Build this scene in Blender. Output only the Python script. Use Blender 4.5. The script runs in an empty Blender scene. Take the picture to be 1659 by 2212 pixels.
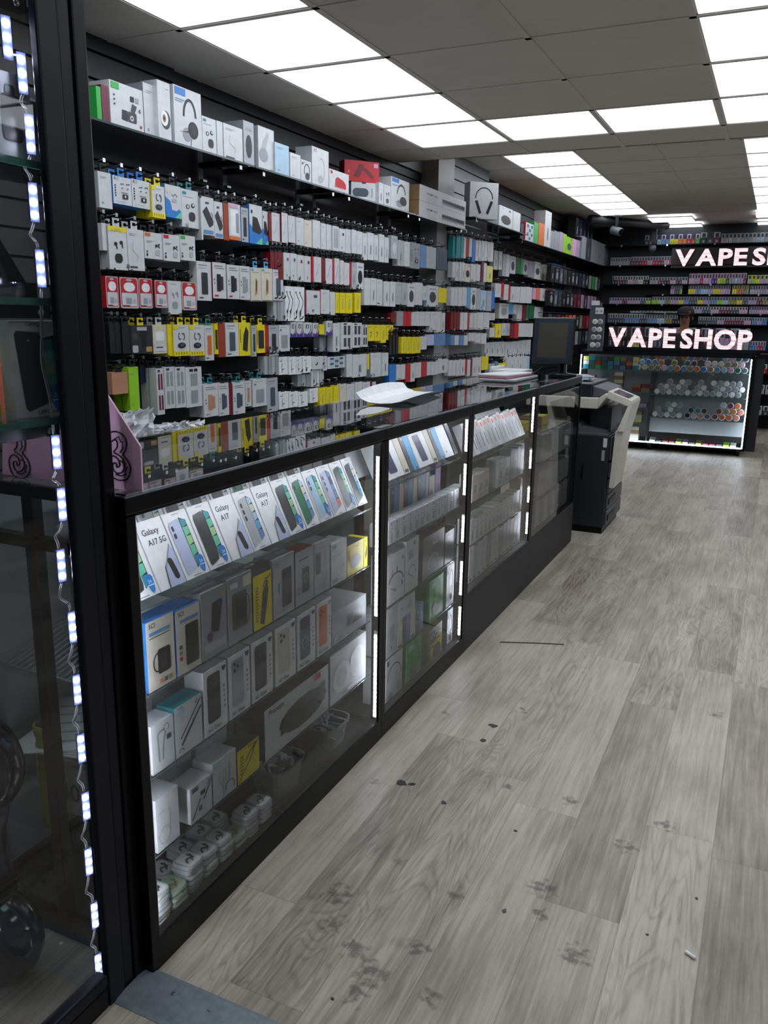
import bpy, math, random
from mathutils import Vector, Matrix
random.seed(7)
C = bpy.context.scene.collection
sc = bpy.context.scene
# ------------------------------------------------------------------ camera (solved from the vanishing points)
CH, FPX, CX, CY = 1.40, 1769.09, 829.5, 1106.0
_yaw, _pit, _rol = -0.43672463, 0.23256027, 0.01433264
def _mm(a, b): return [[sum(a[i][k]*b[k][j] for k in range(3)) for j in range(3)] for i in range(3)]
_c, _s = math.cos, math.sin
_B = [[1,0,0],[0,0,-1],[0,1,0]]
_Rz = [[_c(_yaw),-_s(_yaw),0],[_s(_yaw),_c(_yaw),0],[0,0,1]]
_Rx = [[1,0,0],[0,_c(_pit),-_s(_pit)],[0,_s(_pit),_c(_pit)]]
_Rr = [[_c(_rol),-_s(_rol),0],[_s(_rol),_c(_rol),0],[0,0,1]]
RM = _mm(_mm(_Rr,_Rx),_mm(_B,_Rz))
def on(axis, val, px, py):
    """the point of a real plane (x, y or z = val) seen at a photograph pixel"""
    c = ((px-CX)/FPX, (py-CY)/FPX, 1.0)
    d = [sum(RM[k][i]*c[k] for k in range(3)) for i in range(3)]
    t = (val-(CH if axis == 2 else 0))/d[axis]
    return Vector((d[0]*t, d[1]*t, d[2]*t+CH))
cam_d = bpy.data.cameras.new('camera'); cam = bpy.data.objects.new('camera', cam_d); C.objects.link(cam)
cam_d.sensor_fit = 'VERTICAL'; cam_d.sensor_height = 36; cam_d.lens = FPX/2212*36; cam_d.clip_start = .02; cam_d.clip_end = 100
m4 = Matrix.Identity(4)
for i in range(3):
    m4[i][0] = RM[0][i]; m4[i][1] = -RM[1][i]; m4[i][2] = -RM[2][i]
m4[2][3] = CH
cam.matrix_world = m4; sc.camera = cam
# ------------------------------------------------------------------ materials
def lin(c): return tuple(((v/12.92) if v <= .04045 else ((v+.055)/1.055)**2.4) for v in (x/255 for x in c))
_M = {}
def mat(key, rgb, rough=.45, metal=0., var=.06, scale=30., emit=0., ior=1.5):
    """a principled material whose colour drifts a little with a noise texture"""
    if key in _M: return _M[key]
    m = bpy.data.materials.new(key); m.use_nodes = True
    n = m.node_tree.nodes; l = m.node_tree.links; b = n['Principled BSDF']
    col = lin(rgb)
    tc = n.new('ShaderNodeTexCoord'); no = n.new('ShaderNodeTexNoise'); no.inputs['Scale'].default_value = scale; no.inputs['Detail'].default_value = 2
    rp = n.new('ShaderNodeValToRGB')
    rp.color_ramp.elements[0].position = .3; rp.color_ramp.elements[1].position = .7
    rp.color_ramp.elements[0].color = (*[max(0, v*(1-var)) for v in col], 1); rp.color_ramp.elements[1].color = (*[min(1, v*(1+var)) for v in col], 1)
    l.new(tc.outputs['Object'], no.inputs['Vector']); l.new(no.outputs['Fac'], rp.inputs['Fac']); l.new(rp.outputs['Color'], b.inputs['Base Color'])
    b.inputs['Roughness'].default_value = rough; b.inputs['Metallic'].default_value = metal; b.inputs['IOR'].default_value = ior
    if emit:
        b.inputs['Emission Color'].default_value = (*col, 1); b.inputs['Emission Strength'].default_value = emit
    _M[key] = m; return m
def glass(key, tint, ior=1.5, mx=1.0):
    """thin sheet glass: clear straight on, mirror-like at a glance (Fresnel)"""
    if key in _M: return _M[key]
    m = bpy.data.materials.new(key); m.use_nodes = True; n = m.node_tree.nodes; l = m.node_tree.links
    n.remove(n['Principled BSDF']); o = n['Material Output']
    t = n.new('ShaderNodeBsdfTransparent'); t.inputs[0].default_value = (*tint, 1)
    g = n.new('ShaderNodeBsdfGlossy'); g.inputs['Roughness'].default_value = .015; g.inputs[0].default_value = (mx, mx, mx, 1)
    f = n.new('ShaderNodeFresnel'); f.inputs[0].default_value = ior
    mx_ = n.new('ShaderNodeMixShader')
    l.new(f.outputs[0], mx_.inputs[0]); l.new(t.outputs[0], mx_.inputs[1]); l.new(g.outputs[0], mx_.inputs[2]); l.new(mx_.outputs[0], o.inputs[0])
    _M[key] = m; return m
PAL = {  # letter: (name, sRGB)
 'w':('white',(208,210,212)),'W':('bright white',(236,238,240)),'g':('pale grey',(176,180,184)),'s':('silver grey',(150,155,160)),'G':('dark grey',(62,64,68)),
 'k':('black',(18,18,20)),'y':('yellow',(232,214,20)),'r':('red',(190,24,34)),'d':('dark red',(118,12,26)),'m':('maroon',(110,30,56)),'b':('blue',(36,124,206)),
 'c':('sky blue',(92,172,222)),'n':('navy',(28,30,74)),'t':('teal',(40,140,150)),'a':('pale blue',(168,200,222)),'o':('orange',(216,108,34)),'e':('green',(48,170,72)),
 'E':('lime green',(150,208,40)),'F':('dark green',(24,104,72)),'p':('purple',(74,50,140)),'h':('tan',(188,138,108)),'T':('cardboard brown',(150,120,84)),'P':('pink',(214,168,196)),
 'L':('lilac',(178,156,192)),'C':('cream',(214,208,192)),'S':('salmon',(226,120,100)),'B':('steel blue',(96,140,190)),'q':('slate',(70,84,98)),'v':('pale lilac',(184,194,224)),
 'u':('gold brown',(178,140,84)),'x':('olive',(140,134,40)),'O':('rust',(150,58,30)),'z':('sea green',(104,196,158)),'Z':('spring green',(160,205,150)),'i':('charcoal',(40,40,44)),'f':('pale ink',(150,156,164)),'l':('pale yellow',(222,216,120))}
def pm(k): return mat('card_'+PAL[k][0].replace(' ','_'), PAL[k][1], .42)
BLK = mat('black_frame_paint', (9,9,11), .35, 0, .1, ior=1.28)
CHAR = mat('charcoal_board', (40,41,45), .5, 0, .12, 8)
CHROME = mat('chrome', (205,208,212), .18, 1.)
STEEL = mat('brushed_steel', (134,142,148), .42, .35, .12, 60)
BLKMET = mat('black_wire', (22,22,24), .3, .3)
PLAST = mat('white_plastic', (214,214,210), .35)
GL = glass('counter_glass', (.97,.985,.98))
GLT = glass('top_glass', (.93,.955,.95), 1.75)
GLS = glass('shelf_glass', (.88,.93,.92), 1.5)
GLE = mat('green_glass_edge', (86,150,132), .15, 0, .15, 40)
CLEAR = glass('clear_plastic', (.93,.94,.94), 1.5)
LED = mat('led_white', (222,230,255), .4, 0, 0, 1, 60.)
LEDP = mat('led_strip_white', (236,242,255), .4, 0, 0, 1, 46.)
LEDR = mat('led_rail_white', (240,244,255), .4, 0, 0, 1, 44.)
PANEL = mat('ceiling_panel_diffuser', (240,246,255), .4, 0, .01, 3, 1.)
# ------------------------------------------------------------------ mesh builder
class MB:
    def __init__(s): s.v=[]; s.f=[]; s.m=[]; s.mats=[]; s.sm=[]
    def mi(s, m):
        if m not in s.mats: s.mats.append(m)
        return s.mats.index(m)
    def face(s, pts, m, smooth=False):
        i = len(s.v); s.v += [tuple(p) for p in pts]; s.f.append(tuple(range(i, i+len(pts)))); s.m.append(s.mi(m)); s.sm.append(smooth)
    def box(s, x0,x1,y0,y1,z0,z1, m, front=None, top=None):
        i = len(s.v)
        s.v += [(x0,y0,z0),(x1,y0,z0),(x1,y1,z0),(x0,y1,z0),(x0,y0,z1),(x1,y0,z1),(x1,y1,z1),(x0,y1,z1)]
        for q, mm in (((0,3,2,1),m),((4,5,6,7),top or m),((0,1,5,4),m),((1,2,6,5),front or m),((2,3,7,6),m),((3,0,4,7),m)):
            s.f.append(tuple(i+k for k in q)); s.m.append(s.mi(mm)); s.sm.append(False)
        return s
    def prism(s, pts, d, m, m2=None):
        """polygon (list of Vectors) swept by vector d"""
        pts = [Vector(p) for p in pts]; d = Vector(d); i = len(s.v); n = len(pts)
        s.v += [tuple(p) for p in pts] + [tuple(p+d) for p in pts]
        s.f.append(tuple(range(i, i+n))); s.m.append(s.mi(m2 or m)); s.sm.append(False)
        s.f.append(tuple(range(i+2*n-1, i+n-1, -1))); s.m.append(s.mi(m)); s.sm.append(False)
        for k in range(n):
            s.f.append((i+(k+1)%n, i+k, i+n+k, i+n+(k+1)%n)); s.m.append(s.mi(m)); s.sm.append(False)
        return s
    def lathe(s, p, ax, prof, m, n=16, cap=True, ms=None):
        """profile [(distance along axis, radius)] turned about the axis ax from point p"""
        p = Vector(p); ax = Vector(ax).normalized(); a = ax.orthogonal().normalized(); b = ax.cross(a); i = len(s.v)
        for (t, r) in prof:
            for k in range(n):
                an = 2*math.pi*k/n; s.v.append(tuple(p+ax*t+(a*math.cos(an)+b*math.sin(an))*r))
        for j in range(len(prof)-1):
            mm = ms[j] if ms else m
            for k in range(n):
                s.f.append((i+j*n+k, i+j*n+(k+1)%n, i+(j+1)*n+(k+1)%n, i+(j+1)*n+k)); s.m.append(s.mi(mm)); s.sm.append(True)
        if cap:
            s.f.append(tuple(i+k for k in range(n-1,-1,-1))); s.m.append(s.mi(ms[0] if ms else m)); s.sm.append(False)
            e = i+(len(prof)-1)*n; s.f.append(tuple(e+k for k in range(n))); s.m.append(s.mi(ms[-1] if ms else m)); s.sm.append(False)
        return s
    def tube(s, pts, r, m, n=6):
        pts = [Vector(p) for p in pts]; i = len(s.v); N = len(pts)
        for j, p in enumerate(pts):
            d = (pts[min(j+1,N-1)]-pts[max(j-1,0)]).normalized(); a = d.orthogonal().normalized()
            if j and abs(a.dot(pa)) < .95: a = (pa-d*pa.dot(d)).normalized()
            pa = a; b = d.cross(a); rr = r[j] if isinstance(r, (list,tuple)) else r
            for k in range(n):
                an = 2*math.pi*k/n; s.v.append(tuple(p+(a*math.cos(an)+b*math.sin(an))*rr))
        for j in range(N-1):
            for k in range(n):
                s.f.append((i+j*n+k, i+j*n+(k+1)%n, i+(j+1)*n+(k+1)%n, i+(j+1)*n+k)); s.m.append(s.mi(m)); s.sm.append(True)
        s.f.append(tuple(i+k for k in range(n-1,-1,-1))); s.m.append(s.mi(m)); s.sm.append(False)
        e = i+(N-1)*n; s.f.append(tuple(e+k for k in range(n))); s.m.append(s.mi(m)); s.sm.append(False)
        return s
    def mesh(s, name):
        me = bpy.data.meshes.new(name); me.from_pydata(s.v, [], s.f)
        for m in s.mats: me.materials.append(m)
        me.polygons.foreach_set('material_index', s.m); me.polygons.foreach_set('use_smooth', s.sm); me.update(); return me
    def build(s, name, parent=None, loc=(0,0,0), rot=(0,0,0), bevel=0, seg=2):
        o = bpy.data.objects.new(name, s.mesh(name)); C.objects.link(o)
        if parent is not None: o.parent = parent
        o.location = loc; o.rotation_euler = rot
        if bevel:
            b = o.modifiers.new('bevel','BEVEL'); b.width = bevel; b.segments = seg; b.limit_method = 'ANGLE'
        return o
import re
_SHORT=[('from the left','from left'),('black wire peg hook with chrome tag arm, ','black peg hook with chrome arm, '),(r'(in|on) the ([\w ]+?) of the ([\w ]+)$',r"\1 the \3's \2"),('box with a slanting cable print','cable-print box'),('box with a rounded picture','round-picture box'),
 ('hanging behind the','behind the'),('on the middle of the high glass shelf','amid the high glass shelf'),('on the high glass shelf near the doorway','at the high shelf\'s doorway end'),(' leaning on the top counter shelf, ',' on the top counter shelf, '),(' printed on it',''),('pale grey ','grey '),('bright white ','white '),
 ('silver grey ','silver '),('box with upright dark case','upright-case box'),('box with black icon column','icon-column box'),('earbuds box with coloured corner tag','corner-tag earbuds box'),('earphone box with','box with'),('slim box with red tag','red-tag box'),('dark grey ','dark '),('of the stacked boxes at the post of','of boxes at the post of'),('first from the bottom','lowest'),('slim charger box, ','slim box, '),('from the bottom of the stack at','up in the stack at'),('box with a tilted dark case','tilted-case box'),('black earbuds box with teal tag','teal-tag earbuds box'),('clear case box with orange edge','orange-edged case box'),('phone case box with blue foot','blue-foot case box'),('lime green','lime'),('steel blue','blue'),('narrow box with dark stripe','dark-striped box'),('of the cream boxes ','')]
def short(t):
    for a,b in _SHORT:
        if len(t.split())<=16: break
        t=re.sub(a,b,t)
    return t
def tag(o, label=None, cat=None, group=None, kind=None):
    if label: o['label'] = short(label)
    if cat: o['category'] = cat
    if group: o['group'] = group
    if kind: o['kind'] = kind
    return o
def empty(name, loc=(0,0,0), rot=(0,0,0)):
    o = bpy.data.objects.new(name, None); C.objects.link(o); o.location = loc; o.rotation_euler = rot; o.empty_display_size = .05; return o
_ONE = 'zeroth first second third fourth fifth sixth seventh eighth ninth tenth eleventh twelfth thirteenth fourteenth fifteenth sixteenth seventeenth eighteenth nineteenth'.split()
_TEN = {2:'twenty',3:'thirty',4:'forty',5:'fifty',6:'sixty'}
def nth(i):
    if i < 20: return _ONE[i]
    return {2:'twentieth',3:'thirtieth',4:'fortieth',5:'fiftieth',6:'sixtieth'}[i//10] if i % 10 == 0 else _TEN[i//10]+'-'+_ONE[i%10]
# text outlines, cached
_T = {}
def text_mesh(t, bold=0.):
    if (t,bold) in _T: return _T[(t,bold)]
    cu = bpy.data.curves.new('t','FONT'); cu.body = t; cu.size = 1; cu.resolution_u = 3; cu.offset = bold
    ob = bpy.data.objects.new('t', cu); C.objects.link(ob); bpy.context.view_layer.update()
    me = bpy.data.meshes.new_from_object(ob.evaluated_get(bpy.context.evaluated_depsgraph_get()))
    vs = [(v.co.x, v.co.y) for v in me.vertices]; fs = [tuple(p.vertices) for p in me.polygons]
    bpy.data.objects.remove(ob); bpy.data.curves.remove(cu); bpy.data.meshes.remove(me)
    x0 = min(v[0] for v in vs); x1 = max(v[0] for v in vs)
    _T[(t,bold)] = ([(v[0]-x0, v[1]) for v in vs], fs, x1-x0); return _T[(t,bold)]
# ------------------------------------------------------------------ printed faces: u right, v up (fractions of the face), drawn on the +x face
class Art:
    def __init__(s, mb, w, h, x=0., y0=None, z0=0.): s.mb=mb; s.w=w; s.h=h; s.x=x; s.n=0; s.y0=-w/2 if y0 is None else y0; s.z0=z0
    def P(s, u, v): return (s.x+.0006+.00012*s.n, s.y0+u*s.w, s.z0+v*s.h)
    def poly(s, pts, c):
        s.n += 1; s.mb.face([s.P(u,v) for u,v in pts], pm(c) if isinstance(c,str) else c)
    def rect(s, u0,v0,u1,v1, c): s.poly([(u0,v0),(u1,v0),(u1,v1),(u0,v1)], c)
    def rr(s, u0,v0,u1,v1, c, r=.12, sh=0.):
        """rounded rectangle; sh leans it sideways"""
        a = s.w/s.h; ru = r*(u1-u0); rv = min(ru*a, (v1-v0)/2); pts = []
        for cx, cy, a0 in ((u1-ru,v0+rv,-90),(u1-ru,v1-rv,0),(u0+ru,v1-rv,90),(u0+ru,v0+rv,180)):
            for k in range(4):
                t = math.radians(a0+30*k); x = cx+ru*math.cos(t); y = cy+rv*math.sin(t); pts.append((x+sh*(y-v0), y))
        s.poly(pts, c)
    def ell(s, u,v, ru, rv, c, n=14): s.poly([(u+ru*math.cos(2*math.pi*k/n), v+rv*math.sin(2*math.pi*k/n)) for k in range(n)], c)
    def disc(s, u,v, r, c): s.ell(u,v, r, r*s.w/s.h, c)
    def line(s, pts, t, c):
        """stroke of width t metres through (u,v) points"""
        s.n += 1; q = [Vector((u*s.w, v*s.h)) for u,v in pts]; L=[]; R=[]
        for i,p in enumerate(q):
            d = (q[min(i+1,len(q)-1)]-q[max(i-1,0)]); d = d.normalized() if d.length else Vector((1,0)); nn = Vector((-d.y,d.x))*t/2
            L.append(p+nn); R.append(p-nn)
        m = pm(c) if isinstance(c,str) else c
        f = lambda p: (s.x+.0006+.00012*s.n, s.y0+p.x, s.z0+p.y)
        for i in range(len(q)-1): s.mb.face([f(R[i]),f(R[i+1]),f(L[i+1]),f(L[i])], m)
    def arc(s, u,v, ru, rv, a0,a1, t, c, n=14): s.line([(u+ru*math.cos(math.radians(a0+(a1-a0)*k/n)), v+rv*math.sin(math.radians(a0+(a1-a0)*k/n))) for k in range(n+1)], t, c)
    def text(s, t, u, v, size, c, bold=0., fit=None):
        """size in metres; fit = largest width as a fraction of the face"""
        vs, fs, wd = text_mesh(t, bold)
        if fit and wd*size > fit*s.w: size = fit*s.w/wd
        s.n += 1; b = len(s.mb.v); o = s.P(u,v)
        s.mb.v += [(o[0], o[1]+x*size, o[2]+y*size) for x,y in vs]; k = s.mb.mi(pm(c))
        for f in fs: s.mb.f.append(tuple(b+i for i in f)); s.mb.m.append(k); s.mb.sm.append(False)
    def lines(s, u,v, w, n, c='f', gap=.035):
        for k in range(n): s.rect(u, v-k*gap, u+w*(1-.25*(k%2)), v-k*gap+.012, c)
def curve(pts, n=6):
    """Catmull-Rom through points"""
    out = []
    for i in range(len(pts)-1):
        p0,p1,p2,p3 = pts[max(i-1,0)],pts[i],pts[i+1],pts[min(i+2,len(pts)-1)]
        for k in range(n):
            t = k/n; out.append(tuple(.5*((2*b)+(-a+c)*t+(2*a-5*b+4*c-d)*t*t+(-a+3*b-3*c+d)*t**3) for a,b,c,d in zip(p0,p1,p2,p3)))
    return out+[tuple(pts[-1])]
# print styles: name -> (object name, noun for the label, category, painter(art, opt))
def a_plain(a,o): a.lines(.15,.86,.5,2); a.rect(.2,.12,.34,.17,'f')
def a_draw(a,o):
    a.lines(.12,.88,.45,2); a.line(curve([(.35,.7),(.3,.5),(.6,.35),(.5,.2)]),.0016,'f'); a.rect(.1,.06,.55,.1,'G')
def a_edge(a,o): pass
def a_slit(a,o): a.lines(.2,.9,.5,1); a.rect(.42,.2,.62,.55,'f'); a.rect(.46,.24,.52,.5,o or 'G')
def a_square(a,o): a.rect(.52,.7,.78,.82,o or 'q'); a.rect(.4,.16,.55,.2,'k'); a.rect(.4,.1,.5,.13,'G')
def a_diag(a,o): a.line(curve([(.2,.25),(.45,.4),(.55,.62),(.8,.75)]),.002,o or 'k'); a.lines(.15,.9,.4,1)
def a_dots(a,o):
    a.text('A.1',.06,.86,.018,'k')
    for k in range(5): a.disc(.12,.66-.09*k,.035,'k')
    for u,v in ((.4,.72),(.5,.73),(.72,.74),(.82,.75),(.45,.58),(.75,.58)): a.rect(u,v,u+.07,v+.04,'G')
    a.rect(.42,.42,.78,.44,'G'); a.rr(.48,.22,.78,.38,'k',.08); a.disc(.63,.3,.05,'w'); a.lines(.12,.09,.6,1)
def a_buds(a,o):
    o = o or 'k'
    a.rr(.3,.16,.72,.38,o,.35); a.ell(.38,.6,.09,.045,o); a.ell(.68,.64,.09,.045,o); a.line([(.42,.6),(.44,.48)],.006,o); a.line([(.72,.64),(.75,.52)],.006,o); a.lines(.15,.9,.5,1)
def a_budsy(a,o):
    a.rect(0,.88,1,1,'y'); a.lines(.35,.93,.3,1,'x'); a_buds(a,'k')
def a_budst(a,o):
    a.rr(.06,.86,.3,.94,o or 't',.2); a.lines(.08,.8,.6,1); a.ell(.36,.55,.11,.06,'k'); a.ell(.36,.55,.06,.04,'w'); a.ell(.66,.6,.11,.06,'k'); a.ell(.68,.61,.06,.035,'w'); a.rr(.4,.18,.78,.42,'i',.35)
def a_tagbuds(a,o):
    a.rect(.04,.84,.34,.97,o or 'r'); a.lines(.1,.66,.4,2,'k',.05); a.arc(.72,.42,.12,.08,0,180,.004,'k'); a.rr(.58,.14,.86,.36,'g',.3); a.ell(.65,.52,.07,.05,'k'); a.ell(.8,.56,.05,.04,'k'); a.rect(.08,.1,.16,.2,'k'); a.rect(.08,.24,.16,.3,'k')
def a_ylow(a,o):
    a.rect(0,0,1,.16,'y')
    for k in range(5): a.rect(.1+.17*k,.04,.16+.17*k,.13,'x')
    a.rect(0,.86,.28,.98,'y'); a.lines(.34,.9,.4,1); a.arc(.42,.64,.1,.1,100,300,.004,'k'); a.arc(.6,.62,.1,.1,-80,130,.004,'k'); a.ell(.5,.34,.26,.09,'k'); a.ell(.52,.35,.16,.05,'q')
def a_bluelow(a,o):
    a.poly([(0,0),(1,0),(1,.2),(.86,.3),(.7,.22),(.4,.24),(.3,.5),(0,.62)],'b'); a.poly([(.55,0),(1,0),(1,.25)],'z'); a.line(curve([(.4,.72),(.5,.66),(.6,.74),(.75,.66)]),.003,'q'); a.rr(.38,.48,.7,.6,'g',.3); a.rect(.1,.74,.2,.82,'C')
def a_phone(a,o):
    a.rr(.3,.16,.74,.72,o or 'i',.12); a.disc(.4,.66,.035,'q'); a.lines(.12,.9,.6,1,'k'); a.lines(.12,.83,.5,1); a.rect(.12,.06,.4,.09,'G')
def a_phones(a,o):
    c=o if o and o!='r' else 'i'; a.rr(.46,.24,.78,.62,c,.12); a.rr(.3,.2,.6,.68,'k' if c=='i' else c,.12); a.lines(.15,.9,.6,1,'k'); a.lines(.15,.84,.7,1,'G'); a.rect(.1,.5,.16,.55,'G'); a.rect(.1,.4,.16,.45,'G'); a.rect(.12,.06,.4,.1,o if o=='r' else 'f')
def a_tilt(a,o):
    a.poly([(.05,.6),(.4,.76),(.95,.38),(.9,.28),(.6,.2)],o or 'i'); a.arc(.72,.5,.16,.1,-60,90,.003,'k'); a.rect(.08,.03,.92,.13,'B'); a.rect(.3,.82,.6,.87,'G')
def a_bpic(a,o):
    a.poly([(0,0),(1,0),(1,.42),(.55,.3),(0,.5)],'b'); a.poly([(.45,0),(1,0),(1,.2)],'z'); a.poly([(.2,.32),(.75,.26),(.95,.34),(.6,.68),(.25,.7)],'k'); a.rect(.12,.78,.24,.86,'k')
def a_case(a,o):
    a.rr(.15,.14,.8,.84,'W',.1); a.rr(.6,.2,.85,.75,'s',.1); a.rect(0,0,.95,.1,'o'); a.rect(.1,.88,.8,.97,'P')
def a_gold(a,o):
    a.poly([(.4,.18),(.62,.24),(.66,.62),(.46,.7)],'u'); a.poly([(.46,.3),(.54,.32),(.56,.6),(.47,.66)],'i'); a.lines(.2,.86,.6,1); a.rect(.05,.01,.95,.03,'G'); a.rr(.06,.91,.28,.97,'c',.2)
def a_clear(a,o):
    a.rr(0,0,1,1,'g',.1); a.rr(.05,.05,.95,.97,'r',.12); a.rr(.09,.07,.91,.5,'w',.05); a.rr(.2,.54,.82,.84,'W',.4); a.rr(.34,.88,.66,.95,'g',.4); a.rect(.3,.14,.6,.34,'f'); a.rect(.66,.16,.84,.3,'g'); a.rect(.09,.07,.5,.1,'d')
def a_cord(a,o):
    for d in (0,.38):
        a.line(curve([(.12+d,.85),(.3+d,.72),(.48+d,.58),(.34+d,.38),(.14+d,.1)]),.004,'k'); a.poly([(.1+d,.28),(.26+d,.36),(.2+d,.2)],'i'); a.ell(.16+d,.84,.06,.02,'k')
def a_cords(a,o):
    a.line(curve([(.4,.66),(.32,.4),(.42,.28),(.62,.34)]),.0032,'i'); a.line(curve([(.46,.34),(.3,.2),(.4,.12)]),.003,'i'); a.line(curve([(.12,.78),(.34,.76),(.36,.9)]),.003,'i')
def a_cable2(a,o):
    for u in (.25,.52,.78): a.line([(u,.9),(u+.02,.12)],.0045,'i' if u<.6 else 'q')
def a_win(a,o):
    a.rr(.22,.12,.8,.62,'f',.08); a.rr(.26,.14,.76,.6,o or 's',.08); a.lines(.15,.9,.55,1); a.rect(.1,.78,.24,.84,'t')
def a_win2(a,o):
    a.rect(.22,.54,.46,.88,o or 's'); a.rect(.6,.54,.84,.88,o or 'h'); a.rect(.22,.1,.46,.42,o or 's'); a.rect(.6,.1,.84,.42,o or 'h'); a.rect(.2,.92,.5,.97,'G')
def a_win1(a,o):
    a.rect(.3,.54,.72,.84,o or 's'); a.rect(.3,.1,.72,.42,o or 's'); a.rect(.24,.89,.46,.96,'i'); a.rect(.52,.89,.74,.96,'i')
def a_arcp(a,o):
    a.poly([(0,0),(1,0),(1,.5),(.8,.25),(.4,.18),(0,.3)],'p'); a.arc(.4,.7,.45,.5,-80,20,.005,'k'); a.rect(.25,.6,.6,.85,'i'); a.rect(.35,.63,.52,.8,'w')
def a_ycord(a,o): a.line(curve([(.3,.25),(.5,.4),(.55,.5)]),.005,'i'); a.ell(.4,.54,.16,.03,'k'); a.rect(.1,.86,.5,.9,'x')
def a_yslit(a,o): a.rect(.44,.2,.58,.7,'x'); a.rect(.48,.25,.54,.66,'w'); a.lines(.2,.84,.5,1,'x')
def a_ybar(a,o): a.poly([(.3,.18),(.72,.12),(.85,.72),(.62,.88),(.4,.64)],'i'); a.rect(.08,.4,.16,.8,'x')
def a_ycell(a,o): a.rr(.2,.16,.85,.8,'i',.12); a.rect(.05,.3,.14,.8,'x')
def a_oval(a,o): a.ell(.5,.45,.36,.2,o or 'k'); a.lines(.1,.9,.3,1); a.rect(.7,.84,.82,.92,'k')
def a_speaker(a,o):
    a.poly([(.28,.2),(.3,.6),(.4,.72),(.7,.62),(.84,.48),(.86,.24),(.7,.14)],o or 'r'); a.rr(.06,.8,.16,.94,'r',.1)
    for k in range(6): a.poly([(.3+.09*k,.14),(.34+.09*k,.26),(.38+.09*k,.14)],'W')
def a_speakb(a,o): a.rr(.05,.3,.72,.72,o or 'q',.25); a.ell(.35,.24,.34,.07,'W'); a.rect(.84,.3,.88,.75,'f'); a.rect(.44,.94,.6,1,'i')
def a_xspk(a,o):
    a.poly([(.24,.24),(.42,.2),(.56,.76),(.5,.86),(.42,.84)],'d'); a.poly([(.52,.62),(.6,.7),(.86,.3),(.8,.16)],'m'); a.rect(.1,.4,.14,.54,'S'); a.rect(.84,.72,.96,.92,'P')
def a_headset(a,o):
    a.arc(.56,.52,.22,.3,5,180,.012,'k',18); a.ell(.45,.22,.17,.12,'s'); a.ell(.67,.32,.19,.15,'k'); a.ell(.68,.33,.13,.11,'i'); a.poly([(.1,.24),(.28,.245),(.6,.31),(.6,.27)],'k'); a.line([(.6,.16),(.56,.03)],.003,'i')
    a.rect(.05,.86,.24,.98,'b'); a.rect(.26,.86,.42,.98,'b'); a.lines(.05,.78,.35,2,'c')
def a_headph(a,o):
    a.arc(.5,.55,.3,.3,0,180,.008,'k',18); a.poly([(.18,.48),(.27,.5),(.42,.16),(.34,.12)],'i'); a.poly([(.82,.48),(.73,.5),(.58,.16),(.66,.12)],'i')
def a_hp(a,o):
    a.arc(.58,.5,.26,.34,-20,200,.006,o or 'G',18); a.ell(.62,.3,.22,.17,o or 'G'); a.lines(.1,.9,.35,2); a.rect(.08,.78,.2,.86,'G')
def a_hp2(a,o):
    a.arc(.5,.55,.4,.26,-10,190,.004,'i',18); a.ell(.26,.16,.16,.1,'g'); a.ell(.26,.16,.1,.07,'s'); a.ell(.76,.26,.12,.13,'g'); a.rect(.04,.86,.16,.96,'G')
def a_ghost(a,o):
    a.poly([(.1,.3),(.24,.62),(.56,.9),(.66,.84),(.5,.58),(.44,.4)],'g'); a.ell(.32,.36,.28,.16,'f'); a.lines(.7,.06,.2,1)
def a_jbud(a,o): a.text('JVC',.1,.88,.022,'r',0,.4); a.arc(.55,.45,.2,.3,-120,120,.005,'g'); a.ell(.5,.2,.14,.1,'g')
def a_camera(a,o):
    a.rr(.5,.18,.78,.42,'G',.15); a.poly([(.32,.2),(.5,.18),(.5,.42),(.34,.42)],'i'); a.poly([(.6,.44),(.72,.4),(.8,.58),(.66,.62)],'G'); a.disc(.63,.28,.055,'w'); a.disc(.63,.28,.025,'k')
    a.rect(.04,.84,.28,.98,'e'); a.rect(.6,.66,.72,.78,'k'); a.rect(.76,.66,.86,.78,'s'); a.disc(.89,.5,.035,'i'); a.disc(.9,.5,.018,'w'); a.disc(.9,.14,.03,'r')
    for k in range(3): a.rect(.1,.68-.1*k,.14,.72-.1*k,'i')
def a_cam2(a,o): a.ell(.58,.36,.38,.16,'G'); a.ell(.48,.38,.3,.13,'W'); a.ell(.46,.38,.14,.07,'T'); a.ell(.46,.38,.07,.035,'i'); a.lines(.65,.88,.2,1)
def a_bar(a,o):
    a.rect(.46,.2,.97,.56,'i'); a.poly([(.46,.2),(.97,.2),(.97,.3),(.46,.34)],'s'); a.poly([(.7,.3),(.8,.3),(.76,.56),(.66,.56)],'G'); a.rect(.14,.5,.2,.62,'f'); a.rect(.21,.5,.26,.62,'G'); a.rect(.28,.5,.36,.62,'f'); a.lines(.16,.34,.2,3,'f',.12)
def a_grid(a,o):
    for r in range(4):
        for c in range(3): a.rect(.15+.27*c,.1+.22*r,.35+.27*c,.26+.22*r,'q' if (r+c)%2 else 'a')
def a_blob(a,o): a.ell(.5,.45,.3,.26,o or 'G'); a.rect(.2,.8,.8,.86,'f')
def a_picture(a,o):
    a.rect(.04,.02,.96,.98,'i'); a.poly([(.5,.2),(.7,.25),(.72,.6),(.8,.8),(.4,.8),(.46,.55)],'k'); a.rect(.3,.82,.75,.95,'g'); a.rr(.06,.04,.32,.3,'g',.2); a.rect(.68,.06,.95,.24,'u'); a.rect(.08,.5,.3,.72,'G')
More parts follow.
